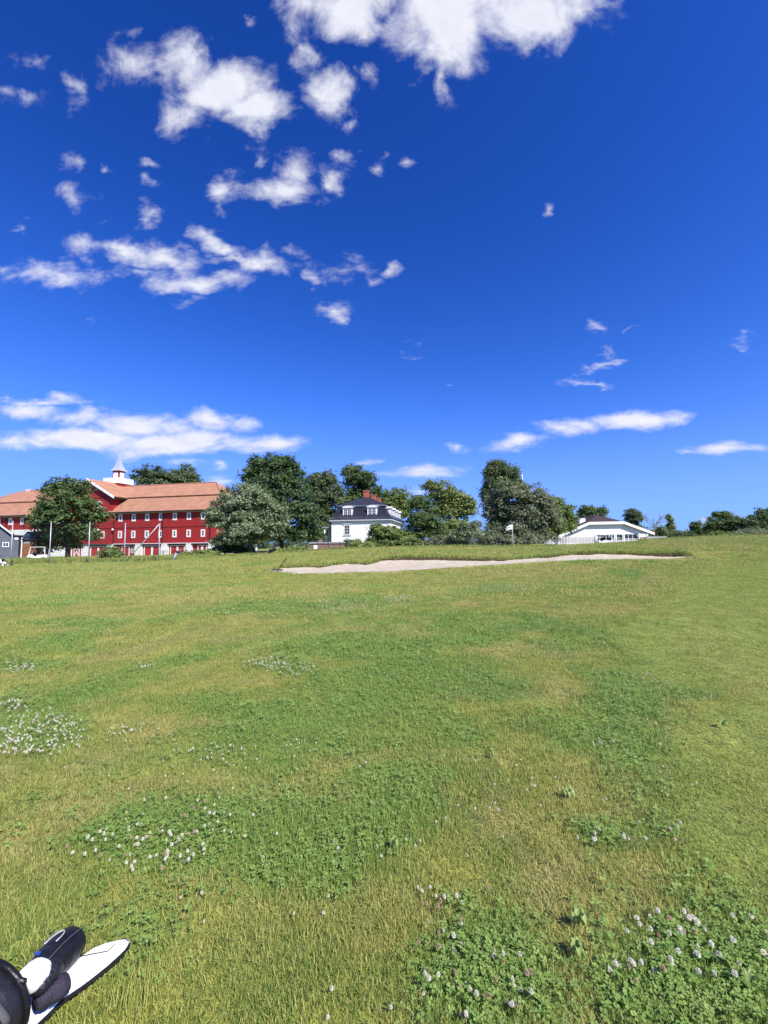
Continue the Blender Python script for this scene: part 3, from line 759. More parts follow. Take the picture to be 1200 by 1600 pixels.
for lab, fl, fo in PATCH:
    c0 = G(fo[0][0], fo[0][1]); base = Vector((c0.x, c0.y, Hs(c0.x, c0.y)))
    th = empty('clover_patch', base); tag(th, lab, 'clover patch', 'flowering clover patches on the lawn')
    # foliage of the patch
    big = MB()
    area = []
    for (cx, cy, rx, ry) in fo:
        k = 0
        while k < (900 if 'tall dark' in lab else 480 if 'bottom right' in lab else 260):
            q = G(cx + rx * .62 * rp.normal(), cy + ry * .62 * rp.normal()); k += 1
            if q.y < .5 or q.y > 14: continue
            if fbm(np.array([q.x * 6]), np.array([q.y * 6]), 13, 3)[0] < .47: continue
            area.append(q)
    ax = np.array([q.x for q in area]); ay = np.array([q.y for q in area]); az = Hbase(ax, ay)
    far = c0.y > 4
    for x_, y_, z_ in zip(ax, ay, az):
        q = Vector((x_, y_, z_)) - base
        cm = clover_clump(4 if not far else 3, .06 if not far else .10, .085 if 'tall dark' in lab else .055, .0098 if not far else .015, rp)
        big.add([(v[0] + q.x, v[1] + q.y, v[2] + q.z) for v in cm.v], cm.f)
    fo_ = big.build('foliage', M_CLOVER, th); fo_['kind'] = 'stuff'
    for (cx, cy, rx, ry, n) in fl:
        for _ in range(n):
            a = rp.uniform(0, 6.283); r = math.sqrt(rp.random()) * (1 if rp.random() > .1 else 1.25)
            q = G(cx + rx * r * math.cos(a), cy + ry * r * math.sin(a), .07)
            brown = rp.random() < (.6 if 'pinkish' in lab else .15)
            if q.y > 14: continue
            me = P_FLOW[3 if brown else int(rp.integers(0, 3))].data
            s = rp.uniform(.42, .74) * (1.35 if 'bottom right' in lab else 1)
            share(me, 'flower', th, Vector((q.x, q.y, Hs(q.x, q.y) - .01)) - base, (rp.normal(0, .2), rp.normal(0, .2), rp.uniform(0, 6.28)), (s, s, rp.uniform(.55, .85)))
def make_flowers():
    spots = [(420, 950, 130, 14, 130), (570, 945, 80, 12, 170), (300, 1180, 220, 60, 50), (790, 918, 60, 6, 130), (430, 1330, 320, 110, 30), (640, 1050, 240, 40, 70), (150, 975, 60, 8, 50), (330, 1170, 60, 12, 25), (195, 1138, 30, 8, 20), (880, 1250, 220, 90, 22),
             (1060, 1085, 60, 8, 14), (60, 893, 90, 4, 110), (20, 903, 50, 2.5, 120), (130, 885, 60, 2.5, 60), (560, 875, 90, 3, 110), (700, 1250, 250, 90, 22), (640, 1560, 200, 70, 9), (620, 935, 30, 4, 90), (850, 905, 200, 7, 60), (1010, 915, 90, 6, 40)]
    X_, Y_, S_ = [], [], []
    for cx, cy, rx, ry, n in spots:
        for _ in range(n):
            a = rp.uniform(0, 6.283); r = math.sqrt(rp.random())
            q = G(cx + rx * r * math.cos(a), cy + ry * r * math.sin(a), .05)
            X_.append(q.x); Y_.append(q.y)
    x = np.array(X_); y = np.array(Y_); n = len(x)
    d = sdist(x, y); ok = (d > .3) & (y < 40); x, y = x[ok], y[ok]; n = len(x)
    s = RNG.uniform(.32, .62, n) * np.where(y > 9, 1.7, 1.0)
    scatter('clover_flowers', np.stack([x, y, Hbase(x, y) - .012], -1),
            {'turn': ('FLOAT_VECTOR', np.stack([RNG.normal(0, .2, n), RNG.normal(0, .2, n), RNG.random(n) * 6.283], -1).astype(np.float32)),
             'size': ('FLOAT_VECTOR', np.stack([s, s, np.maximum(s, .55)], -1).astype(np.float32)), 'kind_index': ('INT', np.where(RNG.random(n) < .12, 3, RNG.integers(0, 3, n)).astype(np.int32))},
            P_FLOW, 'scattered small white clover flowers across the lawn')
make_flowers()

# ------------------------------------------------------------------ trees
LEAF = {
    'dark': leaf_mat('leaf_dark', (0.063, 0.107, 0.037), (0.169, 0.243, 0.087)),
    'maple': leaf_mat('leaf_maple', (0.049, 0.091, 0.038), (0.137, 0.215, 0.089)),
    'silver': leaf_mat('leaf_silver', (0.164, 0.214, 0.107), (0.347, 0.403, 0.239), trans=.4),
    'grey': leaf_mat('leaf_greygreen', (0.124, 0.154, 0.089), (0.309, 0.345, 0.215), trans=.4),
    'light': leaf_mat('leaf_light', (0.118, 0.176, 0.053), (0.288, 0.359, 0.112)),
    'yellow': leaf_mat('leaf_yellowgreen', (0.136, 0.183, 0.054), (0.330, 0.383, 0.127)),
    'birch': leaf_mat('leaf_birch', (0.083, 0.124, 0.058), (0.216, 0.273, 0.121)),
    'far': leaf_mat('leaf_far', (0.075, 0.114, 0.055), (0.177, 0.227, 0.111)),
}
def leaves_mesh(name, clumps, n_per, L, rng, matl, droop=0.0, flat=.6):
    """clumps: list of (centre, radius, outward, tone)"""
    cs = np.repeat(np.array([c[0] for c in clumps]), n_per, 0); rs = np.repeat(np.array([c[1] for c in clumps]), n_per)
    out = np.repeat(np.array([c[2] for c in clumps]), n_per, 0); tn = np.repeat(np.array([c[3] for c in clumps]), n_per)
    n = len(cs)
    off = rng.normal(0, .5, (n, 3)) * rs[:, None]; off[:, 2] *= flat
    pos = cs + off
    pos[:, 2] -= droop * np.abs(rng.normal(0, 1, n)) * rs
    nrm = out * .45 + np.array([0, 0, .65]) + rng.normal(0, .48, (n, 3)); nrm /= np.linalg.norm(nrm, axis=1)[:, None]
    t = np.cross(nrm, rng.normal(0, 1, (n, 3))); t /= np.maximum(np.linalg.norm(t, axis=1)[:, None], 1e-6)
    b = np.cross(nrm, t)
    ln = L * rng.uniform(.6, 1.35, n)[:, None]; wd = ln * rng.uniform(.32, .5, n)[:, None]
    bend = nrm * ln * .16
    v = np.stack([pos - t * ln * .5 - bend, pos - b * wd + bend * .2, pos + t * ln * .5 - bend, pos + b * wd + bend * .2], 1).reshape(-1, 3)
    q = np.arange(n * 4).reshape(-1, 4)
    tone = np.repeat(np.clip(tn + rng.normal(0, .13, n), 0, 1), 4)
    return np_mesh(name, v, q, {'tone': tone}, [matl], smooth=False)
def tree(name, label, d, base, lobes, kind, group=None, cat='tree', leaf=.28, dens=.85, bark=None, trunk=.28, clump=.75, droop=0.0, seed=1, thick=.85, visible_trunk=None, n_per=34):
    rng = np.random.default_rng(seed)
    bpx, bpy_ = base
    B = P(bpx, bpy_, d); 
    T = empty(name, B); tag(T, label, cat, group)
    k = d / FPX
    clumps = []; cents = []
    for li, (px, py, rx, ry) in enumerate(lobes):
        c = P(px, py, d + rng.uniform(-.25, .25) * rx * k)
        R = np.array([rx * k, rx * k * thick, ry * k])
        cents.append((c, R))
        surf = 4 * math.pi * ((R[0] * R[1]) ** 1.6 / 3 + (R[0] * R[2]) ** 1.6 / 3 + (R[1] * R[2]) ** 1.6 / 3) ** (1 / 1.6)
        nc = int(max(10, surf * .85 * dens / (clump ** 2)))
        dirs = rng.normal(0, 1, (nc, 3)); dirs /= np.linalg.norm(dirs, axis=1)[:, None]
        dirs[:, 2] = np.where(dirs[:, 2] < -.35, -dirs[:, 2] * rng.uniform(-.6, 1, nc), dirs[:, 2])
        rad = 1 - .5 * rng.random(nc) ** 1.7
        # uneven outline
        bump = .70 + .56 * fbm(dirs[:, 0] * 2.3 + seed * 3 + li * 7, dirs[:, 2] * 2.3 + dirs[:, 1] * 1.7, seed, 3)
        pos = dirs * R * (rad * bump)[:, None]
        for j in range(nc):
            clumps.append((np.array(c) - np.array(B) + pos[j], clump * rng.uniform(.6, 1.25), dirs[j], rng.uniform(.1, .8)))
    me = leaves_mesh('crown', clumps, n_per, leaf, rng, LEAF[kind], droop)
    cr = bpy.data.objects.new('crown', me); C.objects.link(cr); cr.parent = T
    mb = MB()
    top = max(c.z + R[2] * .3 for c, R in cents) - B.z
    cx = sum((c.x - B.x) * R[0] for c, R in cents) / sum(R[0] for c, R in cents)
    hh = top * .85
    pts = [(0, 0, -.4), (cx * .1, 0, hh * .2), (cx * .4 + rng.normal(0, .1), rng.normal(0, .1), hh * .5), (cx * .8, 0, hh)]
    mb.tube(pts, [trunk * 1.25, trunk, trunk * .65, trunk * .15], 8)
    for c, R in cents:
        q = Vector((c.x - B.x, c.y - B.y, c.z - B.z))
        st = Vector(pts[1]).lerp(Vector(pts[2]), rng.uniform(.2, .9))
        mb.tube([st, st.lerp(q, .5) + Vector((0, 0, .2)), q], [trunk * .45, trunk * .28, trunk * .08], 6)
    mb.build('trunk', bark or M_BARK, T, smooth=True)
    return T
TG = 'trees around the farm'
tree('broadleaf_tree', 'rounded dark green tree in front of the red barn, behind the net poles', 62, (106, 872),
     [(106, 800, 46, 42), (104, 768, 32, 22), (84, 836, 32, 24), (120, 834, 32, 22), (66, 812, 18, 22), (148, 808, 17, 20), (92, 852, 32, 13)], 'dark', TG, leaf=.34, seed=11, trunk=.3, clump=.85)
tree('broadleaf_tree', 'leafy tree rising behind the barn roof, nearest the spire', 120, (235, 850), [(228, 748, 19, 22), (246, 752, 18, 22), (236, 775, 26, 30)], 'far', TG, leaf=.45, seed=12, clump=1.0)
tree('broadleaf_tree', 'leafy tree behind the barn roof right of the first', 118, (290, 850), [(266, 752, 14, 20), (290, 748, 20, 23), (303, 756, 11, 16), (280, 775, 30, 30)], 'birch', TG, leaf=.45, seed=13, clump=1.0)
tree('whitebeam_tree', 'pale silvery green round tree at the right end of the barn', 60, (392, 868),
     [(385, 785, 44, 32), (355, 805, 28, 30), (420, 810, 28, 34), (388, 828, 48, 30), (340, 815, 16, 26), (436, 818, 12, 18), (375, 845, 40, 14)], 'silver', TG, leaf=.30, seed=14, clump=.7)
tree('maple_tree', 'tallest dark green maple behind the silvery tree', 76, (440, 864),
     [(420, 728, 34, 20), (405, 745, 28, 22), (445, 730, 24, 18), (432, 770, 52, 36), (455, 800, 40, 36), (470, 835, 30, 22), (400, 790, 30, 30), (452, 760, 30, 30), (430, 835, 44, 18), (482, 815, 14, 26)], 'maple', TG, leaf=.40, seed=15, trunk=.4, clump=.95)
tree('birch_tree', 'tall greyish birch between the maple and the white house', 95, (505, 858), [(505, 752, 24, 18), (510, 778, 30, 26), (500, 805, 28, 28), (492, 765, 14, 24), (508, 835, 28, 22)], 'birch', TG, leaf=.38, seed=16, droop=.5)
tree('broadleaf_tree', 'tall dark tree directly behind the white house chimneys', 108, (560, 858), [(550, 738, 16, 15), (562, 752, 28, 20), (575, 765, 18, 18), (555, 780, 28, 26), (590, 782, 12, 22), (540, 800, 20, 20)], 'dark', TG, leaf=.42, seed=17, clump=1.0)
tree('broadleaf_tree', 'light green tree behind the right end of the white house', 112, (620, 858), [(605, 785, 14, 20), (622, 780, 18, 20), (635, 792, 14, 22), (618, 805, 26, 24)], 'light', TG, leaf=.42, seed=18, clump=1.0)
tree('broadleaf_tree', 'dark green tree hugging the right end of the white house', 68, (660, 860), [(655, 790, 20, 20), (662, 815, 28, 24), (650, 835, 20, 18), (676, 830, 20, 22)], 'dark', TG, leaf=.30, seed=19, clump=.75)
tree('broadleaf_tree', 'yellow green tree standing between the dark trees in the middle', 84, (705, 858), [(673, 760, 12, 12), (688, 772, 22, 22), (715, 784, 24, 22), (700, 800, 36, 26), (730, 798, 16, 20), (705, 828, 36, 20)], 'yellow', TG, leaf=.36, seed=20, clump=.85)
tree('birch_tree', 'tallest birch rising above the grey green tree behind the flag', 88, (785, 858), [(778, 728, 18, 13), (795, 738, 20, 14), (768, 738, 14, 16), (782, 755, 28, 18), (760, 772, 12, 18), (805, 760, 16, 18)], 'birch', TG, leaf=.36, seed=21, droop=.9)
tree('broadleaf_tree', 'broad grey green tree behind the golf flag', 66, (805, 860), [(800, 778, 34, 26), (835, 785, 30, 28), (775, 800, 24, 26), (815, 812, 52, 30), (852, 808, 24, 30), (790, 835, 38, 20), (832, 838, 32, 18), (862, 818, 12, 18)], 'grey', TG, leaf=.32, seed=22, clump=.75)
tree('broadleaf_tree', 'green round tree left of the white clubhouse gable', 86, (870, 856), [(865, 790, 16, 17), (880, 805, 18, 20), (870, 825, 28, 22), (892, 820, 10, 16)], 'light', TG, leaf=.36, seed=23)
tree('broadleaf_tree', 'dark tree peeking over the clubhouse roof near the white chimney', 125, (925, 852), [(918, 800, 14, 11), (935, 802, 14, 11), (912, 812, 12, 10), (928, 815, 24, 14)], 'dark', TG, leaf=.45, seed=24, clump=.9)
tree('broadleaf_tree', 'small tree just right of the black clubhouse chimney', 120, (990, 850), [(988, 803, 11, 9), (995, 812, 9, 10), (984, 812, 8, 9), (992, 825, 10, 10)], 'far', TG, leaf=.42, seed=25, clump=.8)
tree('poplar_tree', 'narrow columnar poplar right of the clubhouse', 125, (1047, 848), [(1046, 812, 4.5, 9), (1048, 825, 5, 12), (1047, 838, 5, 12)], 'light', TG, leaf=.42, seed=26, clump=.7, trunk=.15)
tree('broadleaf_tree', 'low dark tree beside the poplar, left of it', 115, (1034, 848), [(1034, 833, 8, 12), (1028, 838, 7, 9)], 'birch', TG, leaf=.40, seed=27, clump=.8)
for i, (lab, d, b, lb, kd) in enumerate([
    ('lone dark tree at the left end of the far right wood', 120, (1090, 846), [(1088, 826, 9, 12), (1092, 835, 11, 12), (1084, 822, 5, 7)], 'dark'),
    ('tallest dark tree of the far right wood', 112, (1125, 846), [(1122, 806, 8, 7), (1132, 806, 8, 7), (1126, 820, 17, 16), (1115, 828, 12, 14), (1138, 828, 12, 14)], 'dark'),
    ('rounded tree in the middle of the far right wood', 110, (1150, 846), [(1148, 812, 7, 7), (1153, 822, 16, 12), (1150, 834, 20, 12)], 'birch'),
    ('lighter tree near the right edge of the far wood', 104, (1175, 846), [(1172, 818, 12, 10), (1178, 828, 18, 14)], 'far'),
    ('spiky dark tree at the right edge of the photo', 104, (1196, 846), [(1188, 800, 5, 6), (1192, 812, 10, 12), (1200, 806, 8, 12), (1202, 825, 18, 18), (1176, 808, 4, 6)], 'dark'),
    ('low green shrub mass left of the far right wood', 108, (1066, 848), [(1066, 836, 12, 6), (1076, 838, 10, 6), (1056, 838, 10, 6)], 'far'),
    ('pale flowering shrub below the far right wood', 92, (1128, 846), [(1124, 836, 10, 5), (1134, 838, 9, 4)], 'yellow'),
    ('dense shrub row under the tallest trees at right', 98, (1165, 846), [(1150, 837, 14, 6), (1170, 836, 16, 8), (1190, 836, 16, 9)], 'grey')]):
    tree('wood_tree', lab, d, b, lb, kd, 'far right wood', leaf=.40, seed=40 + i, clump=.8, trunk=.18)
tree('apple_tree', 'small apple tree with a leaning pale trunk by the wire fence', 58, (736, 858), [(725, 826, 14, 10), (742, 822, 12, 9), (735, 834, 18, 8), (715, 840, 12, 12)], 'silver', TG, leaf=.24, seed=28, clump=.5, trunk=.16, bark=M_BARKP)
# shrubs
BG = 'shrubs and bushes'
for i, (lab, d, b, lb, kd, lf) in enumerate([
    ('tall leafy bush covering the right half of the white house front', 64, (600, 860), [(592, 832, 16, 14), (610, 838, 22, 16), (588, 848, 18, 11), (632, 845, 18, 13), (608, 850, 26, 9)], 'light', .26),
    ('low bush with pale flowers at the foot of the white house', 62, (560, 860), [(556, 851, 18, 7), (572, 853, 16, 6), (545, 854, 10, 5)], 'yellow', .22),
    ('green bush between the white house and the dark tree', 62, (645, 860), [(645, 850, 16, 9), (660, 853, 14, 7), (675, 854, 14, 6)], 'light', .24),
    ('shady bush under the yellow green tree', 60, (700, 860), [(690, 848, 20, 11), (712, 846, 16, 12), (725, 852, 14, 7)], 'grey', .24),
    ('dark thicket below the grey green tree behind the flag', 60, (780, 860), [(765, 848, 20, 11), (795, 848, 24, 12), (825, 848, 22, 12)], 'grey', .26),
    ('clipped bush before the red barn doors', 52, (172, 874), [(172, 863, 13, 9), (186, 867, 9, 6), (160, 868, 8, 5)], 'light', .2),
    ('dark shaded bush at the right corner of the barn', 64, (350, 868), [(345, 860, 18, 8), (365, 856, 18, 12), (385, 862, 14, 7)], 'maple', .26),
    ('green weedy bush below the maple trunk', 58, (450, 866), [(440, 862, 16, 5), (458, 860, 14, 6), (474, 860, 12, 5)], 'yellow', .2),
    ('overgrown shrub beside the brick wall end', 60, (542, 860), [(541, 850, 6, 8)], 'grey', .2),
    ('weedy bush beside the riding trolley on the left', 54, (318, 872), [(310, 866, 14, 6), (330, 866, 12, 6), (290, 868, 12, 5)], 'light', .2)]):
    tree('bush', lab, d, b, lb, kd, BG, cat='bush', leaf=lf, seed=60 + i, clump=.45, trunk=.07, dens=.8)
# bare tree
def bare_tree():
    B = P(1022, 848, 112); T = empty('bare_tree', B); tag(T, 'leafless grey tree behind the right eave of the clubhouse', 'tree', TG)
    rr = random.Random(3); mt = MB(); mc = MB()
    mt.tube([(0, 0, -.4), (.2, 0, 2.5), (0, .1, 5.2)], [.24, .17, .10], 7)
    def br(p, d, L, r, lv):
        q = p + d * L
        mc.tube([p, p.lerp(q, .5) + Vector((rr.uniform(-.1, .1), 0, .05)), q], [r, r * .75, r * .5], 5)
        if lv:
            for _ in range(3):
                nd = (d + Vector((rr.uniform(-.7, .7), rr.uniform(-.7, .7), rr.uniform(-.1, .5)))).normalized()
                br(p.lerp(q, rr.uniform(.5, 1)), nd, L * rr.uniform(.55, .8), r * .55, lv - 1)
    for a in range(7):
        d = Vector((math.cos(a * 1.1) * .7, math.sin(a * 1.1) * .7, rr.uniform(.5, 1.1))).normalized()
        br(Vector((.1, 0, rr.uniform(2.2, 5))), d, rr.uniform(1.8, 2.6), .08, 3)
    mt.build('trunk', M_BARKG, T, smooth=True); mc.build('branches', M_BARKG, T, smooth=True)
bare_tree()
# tall weeds at the edge of the mown field
P_WEED = [proto('weed_%d' % i, tuft(60, .55, .85, .030, .5, rg), M_BLADE) for i in range(4)]
def weeds():
    X_, Y_, Hh = [], [], []
    for (p0, p1, d0, d1, n, h) in [(-60, 335, 44.5, 56, 1500, .95), (335, 440, 44, 52, 260, .7), (430, 560, 41.5, 47, 420, .55), (560, 860, 40.5, 46, 500, .45), (1000, 1200, 50, 60, 250, .5)]:
        for _ in range(n):
            d = RNG.uniform(d0, d1); X_.append((RNG.uniform(p0, p1) - 600) / FPX * d); Y_.append(d); Hh.append(h)
    x = np.array(X_); y = np.array(Y_); n = len(x)
    nz = fbm(x * .35, y * .35, 99, 3)
    hh = .62 * np.array(Hh) * (.4 + 1.1 * nz) * RNG.uniform(.7, 1.2, n)
    scatter('tall_weeds', np.stack([x, y, Hbase(x, y)], -1),
            {'turn': ('FLOAT_VECTOR', np.stack([RNG.normal(0, .1, n), RNG.normal(0, .1, n), RNG.random(n) * 6.283], -1).astype(np.float32)),
             'size': ('FLOAT_VECTOR', np.stack([np.ones(n), np.ones(n), hh], -1).astype(np.float32)), 'kind_index': ('INT', RNG.integers(0, 4, n).astype(np.int32)),
             'clov': ('FLOAT', (fbm(x * .5, y * .5, 8, 3) * .9).astype(np.float32)), 'dry': ('FLOAT', (fbm(x * .7, y * .7, 18, 3) * .8).astype(np.float32)), 'short': ('FLOAT', np.zeros(n, np.float32))},
            P_WEED, 'unmown weeds and tall grass along the far edge of the field')
weeds()

def far_wood():
    rng = np.random.default_rng(77); cl_ = []
    for px in np.arange(-120, 1330, 3.2):
        d = rng.uniform(165, 215); x = (px - 600) / FPX * d; z = Hs(x, d)
        top = (4.2 + 2.2 * fbm(np.array([px * .03]), np.array([0.0]), 5, 3)[0]) * (.55 if 1030 < px < 1085 else 1)
        for k in range(9):
            t_ = rng.random(); cl_.append((np.array([x + rng.normal(0, 1), d + rng.normal(0, 2), z + t_ * top]), 1.3, np.array([0, -.7, .5]), rng.uniform(.1, .7)))
    o = bpy.data.objects.new('distant_wood', leaves_mesh('distant_wood', cl_, 22, .7, rng, LEAF['far'])); C.objects.link(o)
    tag(o, 'low line of distant trees behind the farm', kind='stuff')
far_wood()

# ------------------------------------------------------------------ red barn
def window(parent, x, z, w_, h_, y, fr=.14, mats=(None, None), cross=(1, 1), proud=.06, name='window'):
    """window facing -y: frame, pane, glazing bars"""
    fm, gm_ = mats[0] or M_WHITE, mats[1] or M_GLASS
    f = MB()
    x0, x1, z0, z1 = x - w_ / 2, x + w_ / 2, z - h_ / 2, z + h_ / 2
    f.box(x0, x1, y - proud, y, z0, z0 + fr); f.box(x0, x1, y - proud, y, z1 - fr, z1)
    f.box(x0, x0 + fr, y - proud, y, z0 + fr, z1 - fr); f.box(x1 - fr, x1, y - proud, y, z0 + fr, z1 - fr)
    o = f.build(name, fm, parent)
    p = MB(); p.box(x0 + fr, x1 - fr, y - proud * .45, y - .004, z0 + fr, z1 - fr); p.build('pane', gm_, o)
    b = MB(); n = 0
    for i in range(1, cross[0] + 1):
        xx = x0 + fr + (w_ - 2 * fr) * i / (cross[0] + 1); b.box(xx - .025, xx + .025, y - proud * .8, y - proud * .5, z0 + fr, z1 - fr); n += 1
    for i in range(1, cross[1] + 1):
        zz = z0 + fr + (h_ - 2 * fr) * i / (cross[1] + 1); b.box(x0 + fr, x1 - fr, y - proud * .85, y - proud * .5, zz - .025, zz + .025); n += 1
    if n: b.build('glazing_bar', fm, o)
    return o
def slab(pts, th):
    """roof plane: polygon thickened downwards"""
    a = [Vector(p) for p in pts]
    n = (a[1] - a[0]).cross(a[2] - a[0]).normalized()
    if n.z < 0: n = -n
    m_ = MB(); m_.prism(a, -n * th)
    return m_
def barn():
    F = P(329, 852, 75); rz = -math.atan2(.195, .98)
    T = empty('red_barn', (F.x, 75, -0.1), rz)
    tag(T, 'long red wooden barn with orange tiled roof, white stone base and small spire', 'barn')
    Z0 = .1   # local z = world z + .1
    e, bk, rg_, gz = 8.4 + Z0, 11.3 + Z0, 14.3 + Z0, 2.15 + Z0
    L, D = 56.0, 14.0
    m_ = MB(); m_.box(-L, 0, 0, D, gz, e - .1)
    # end walls up to the break of the roof
    for xx in (0, -L):
        m_.prism([(xx, 0, e - .1), (xx, D, e - .1), (xx, D - 2.4, bk - .3), (xx, 2.4, bk - .3)], (-.25 if xx == 0 else .25, 0, 0))
    m_.build('wall', M_RED, T)
    # stone base with door openings: piers between them, a band above
    ops = [(-20.2, -15.7), (-14.15, -10.1), (-8.6, -5.0), (-3.7, -.5), (-30.0, -27.6), (-26.0, -21.8)]
    cuts = sorted(ops); x = -L - .05; b = MB()
    for (a, c) in cuts:
        b.box(x, a, -.10, D, -1.2, gz - .002); x = c
    b.box(x, .12, -.10, D + .1, -1.2, gz - .002)
    for (a, c) in cuts: b.box(a, c, .35, D, -1.2, gz - .003); b.box(a, c, -.09, .349, gz - .16, gz - .004)
    b.build('stone_base', M_STONEW, T)
    for (a, c) in cuts:
        lm = MB(); lm.box(a - .1, c + .1, -.2, -.105, gz - .22, gz - .06); lm.build('lintel', M_BLACK, T)
        p = MB(); p.box(a + .01, c - .01, .2, .34, -1.0, gz - .17); p.build('infill_panel', M_REDD, T)
        # double doors with white edging
        if (a, c) == (-20.2, -15.7):
            xs_ = [(-18.7, -17.0)]; window(T, -16.35, gz - 1.05, .75, 1.1, .198, fr=.12)
        elif (a, c) == (-30.0, -27.6):
            xs_ = [(-29.5, -28.2)]
        else:
            mid = (a + c) / 2 + (.35 if (a, c) == (-3.7, -.5) else 0); q = c - .3; s0 = 2 * mid - q
            xs_ = [(s0, mid - .04), (mid + .04, q)]
        for (u0, u1) in xs_:
            dm = MB(); dm.box(u0 + .001, u1 - .001, .12, .198, -.5, gz - .35); dd = dm.build('door', M_REDD, T)
            tr = MB(); tr.box(u0 - .02, u0 + .16, .08, .119, -.5, gz - .33); tr.box(u1 - .16, u1 + .02, .08, .119, -.5, gz - .33); tr.box(u0 + .16, u1 - .16, .08, .119, gz - .47, gz - .33)
            if (a, c) == (-30.0, -27.6):
                A_, B_ = Vector((u0 + .16, 0, 0)), Vector((u1 - .16, 0, 0))
                tr.prism([(u0 + .16, .085, .2), (u0 + .34, .085, .2), (u1 - .16, .085, gz - .5), (u1 - .34, .085, gz - .5)], (0, .02, 0))
                tr.prism([(u1 - .16, .106, .2), (u1 - .34, .106, .2), (u0 + .16, .106, gz - .5), (u0 + .34, .106, gz - .5)], (0, .012, 0))
            tr.build('edging', M_WHITE, dd)
            hm = MB(); hm.box(u1 - .3, u1 - .2, .06, .119, .9, 1.1); hm.build('handle', M_BLACK, dd)
    # horizontal trim and gutters, drain pipes
    t_ = MB(); t_.box(-L, .03, -.05, -.001, 5.15 + Z0, 5.27 + Z0); t_.build('belt_board', mat('dark_red_board', (0.16, 0.012, 0.016), .7), T)
    t_ = MB(); t_.box(-L - .05, .1, -.13, -.002, gz, gz + .10); t_.build('base_sill', M_WHITE, T)
    for xx in (-.1, -9.9, -20.5, -31.6, -41.5, -46):
        p = MB(); p.tube([(xx, -.12, e - .5), (xx, -.12, gz + .1)], .075, 8); p.build('drain_pipe', M_BLACK, T)
    for a, c in ((-20.3, .5), (-L - .5, -31.7)):
        g_ = MB(); g_.box(a, c, -.78, -.60, e - .42, e - .2); g_.build('gutter', M_BLACK, T)
        g_ = MB(); g_.box(a, c, -.58, -.02, e - .5, e - .36); g_.build('soffit', M_CORN, T)
    t_ = MB(); t_.box(-L, -31.9, -.30, -.002, 4.2 + Z0, 5.3 + Z0); t_.build('white_band', M_STONEW, T)
    # windows
    for k in range(7):
        for z in (7.1, 3.96): window(T, -(1.56 + 2.92 * k), z + Z0, .84, 1.36, -.002, fr=.24, cross=(0, 1), proud=.07)
    for k in range(8):
        window(T, -(33.3 + 2.92 * k), 7.0 + Z0, .84, 1.36, -.002, fr=.24, cross=(0, 1), proud=.07)
        if k < 3: window(T, -(33.3 + 2.92 * k), 3.96 + Z0, .84, 1.36, -.002, fr=.24, cross=(0, 1), proud=.07)
    # roof: lower and upper planes on both sides, small hips at the ends
    lo, hi = -L - .5, .5
    slab([(lo, -.7, e - .25), (hi, -.7, e - .25), (hi, 2.55, bk - .1), (lo, 2.55, bk - .1)], .22).build('lower_roof', M_TILE, T)
    slab([(lo, D + .7, e - .25), (hi, D + .7, e - .25), (hi, D - 2.55, bk - .1), (lo, D - 2.55, bk - .1)], .22).build('lower_roof', M_TILE, T)
    r0, r1 = -51.2, -3.65
    slab([(lo, 2.2, bk - .02), (hi, 2.2, bk - .02), (r1, 7, rg_), (r0, 7, rg_)], .2).build('upper_roof', M_TILE, T)
    slab([(lo, D - 2.2, bk - .02), (hi, D - 2.2, bk - .02), (r1, 7, rg_), (r0, 7, rg_)], .2).build('upper_roof', M_TILE, T)
    slab([(hi, 2.2, bk - .02), (hi, D - 2.2, bk - .02), (r1, 7, rg_)], .2).build('hip_roof', M_TILE, T)
    slab([(lo, 2.2, bk - .02), (lo, D - 2.2, bk - .02), (r0, 7, rg_)], .2).build('hip_roof', M_TILE, T)
    rd = MB(); rd.tube([(r0, 7, rg_ + .02), (r1, 7, rg_ + .02)], .14, 8)
    rd.tube([(r1, 7, rg_ + .02), (hi, 2.2, bk)], .12, 6); rd.tube([(r0, 7, rg_ + .02), (lo, 2.2, bk)], .12, 6); rd.build('ridge_tiles', M_TILE, T)
    vg = MB(); vg.prism([(hi + .002, -.75, e - .5), (hi + .002, -.75, e - .2), (hi + .002, 2.5, bk - .08), (hi + .002, 2.5, bk - .4)], (.06, 0, 0)); vg.build('barge_board', M_WHITE, T)
    sv = MB(); sv.box(-50.3, -49.4, 6.6, 7.4, rg_ - .3, rg_ + .35); sv.build('ridge_vent', M_CORN, T)
    # cross gable
    gx0, gx1, gc, ge, gp = -31.4, -20.6, -26.0, 11.6 + Z0, 14.85 + Z0
    w_ = MB(); w_.prism([(gx0, -.35, gz + .11), (gx1, -.35, gz + .11), (gx1, -.35, ge), (gc, -.35, gp - .2), (gx0, -.35, ge)], (0, 7.3, 0)); w_.build('gable_wall', M_RED, T)
    for (a, c) in ((gx0 - .85, gc), (gx1 + .85, gc)):
        ez = ge - .42
        slab([(a, -1.0, ez), (gc, -1.0, gp), (gc, 8.0, gp), (a, 8.0, ez)], .2).build('gable_roof', M_TILE, T)
        bb_ = MB(); bb_.prism([(a, -1.06, ez - .45), (a, -1.06, ez + .05), (gc, -1.06, gp + .06), (gc, -1.06, gp - .5)], (0, .055, 0)); bb_.build('barge_board', M_WHITE, T)
        so_ = MB(); sg = 1 if a > gc else -1
        so_.box(min(a, gc + sg * 5.42), max(a, gc + sg * 5.42), -.99, 3.6, ez - .45, ez - .25); so_.build('soffit', M_BLACK, T)
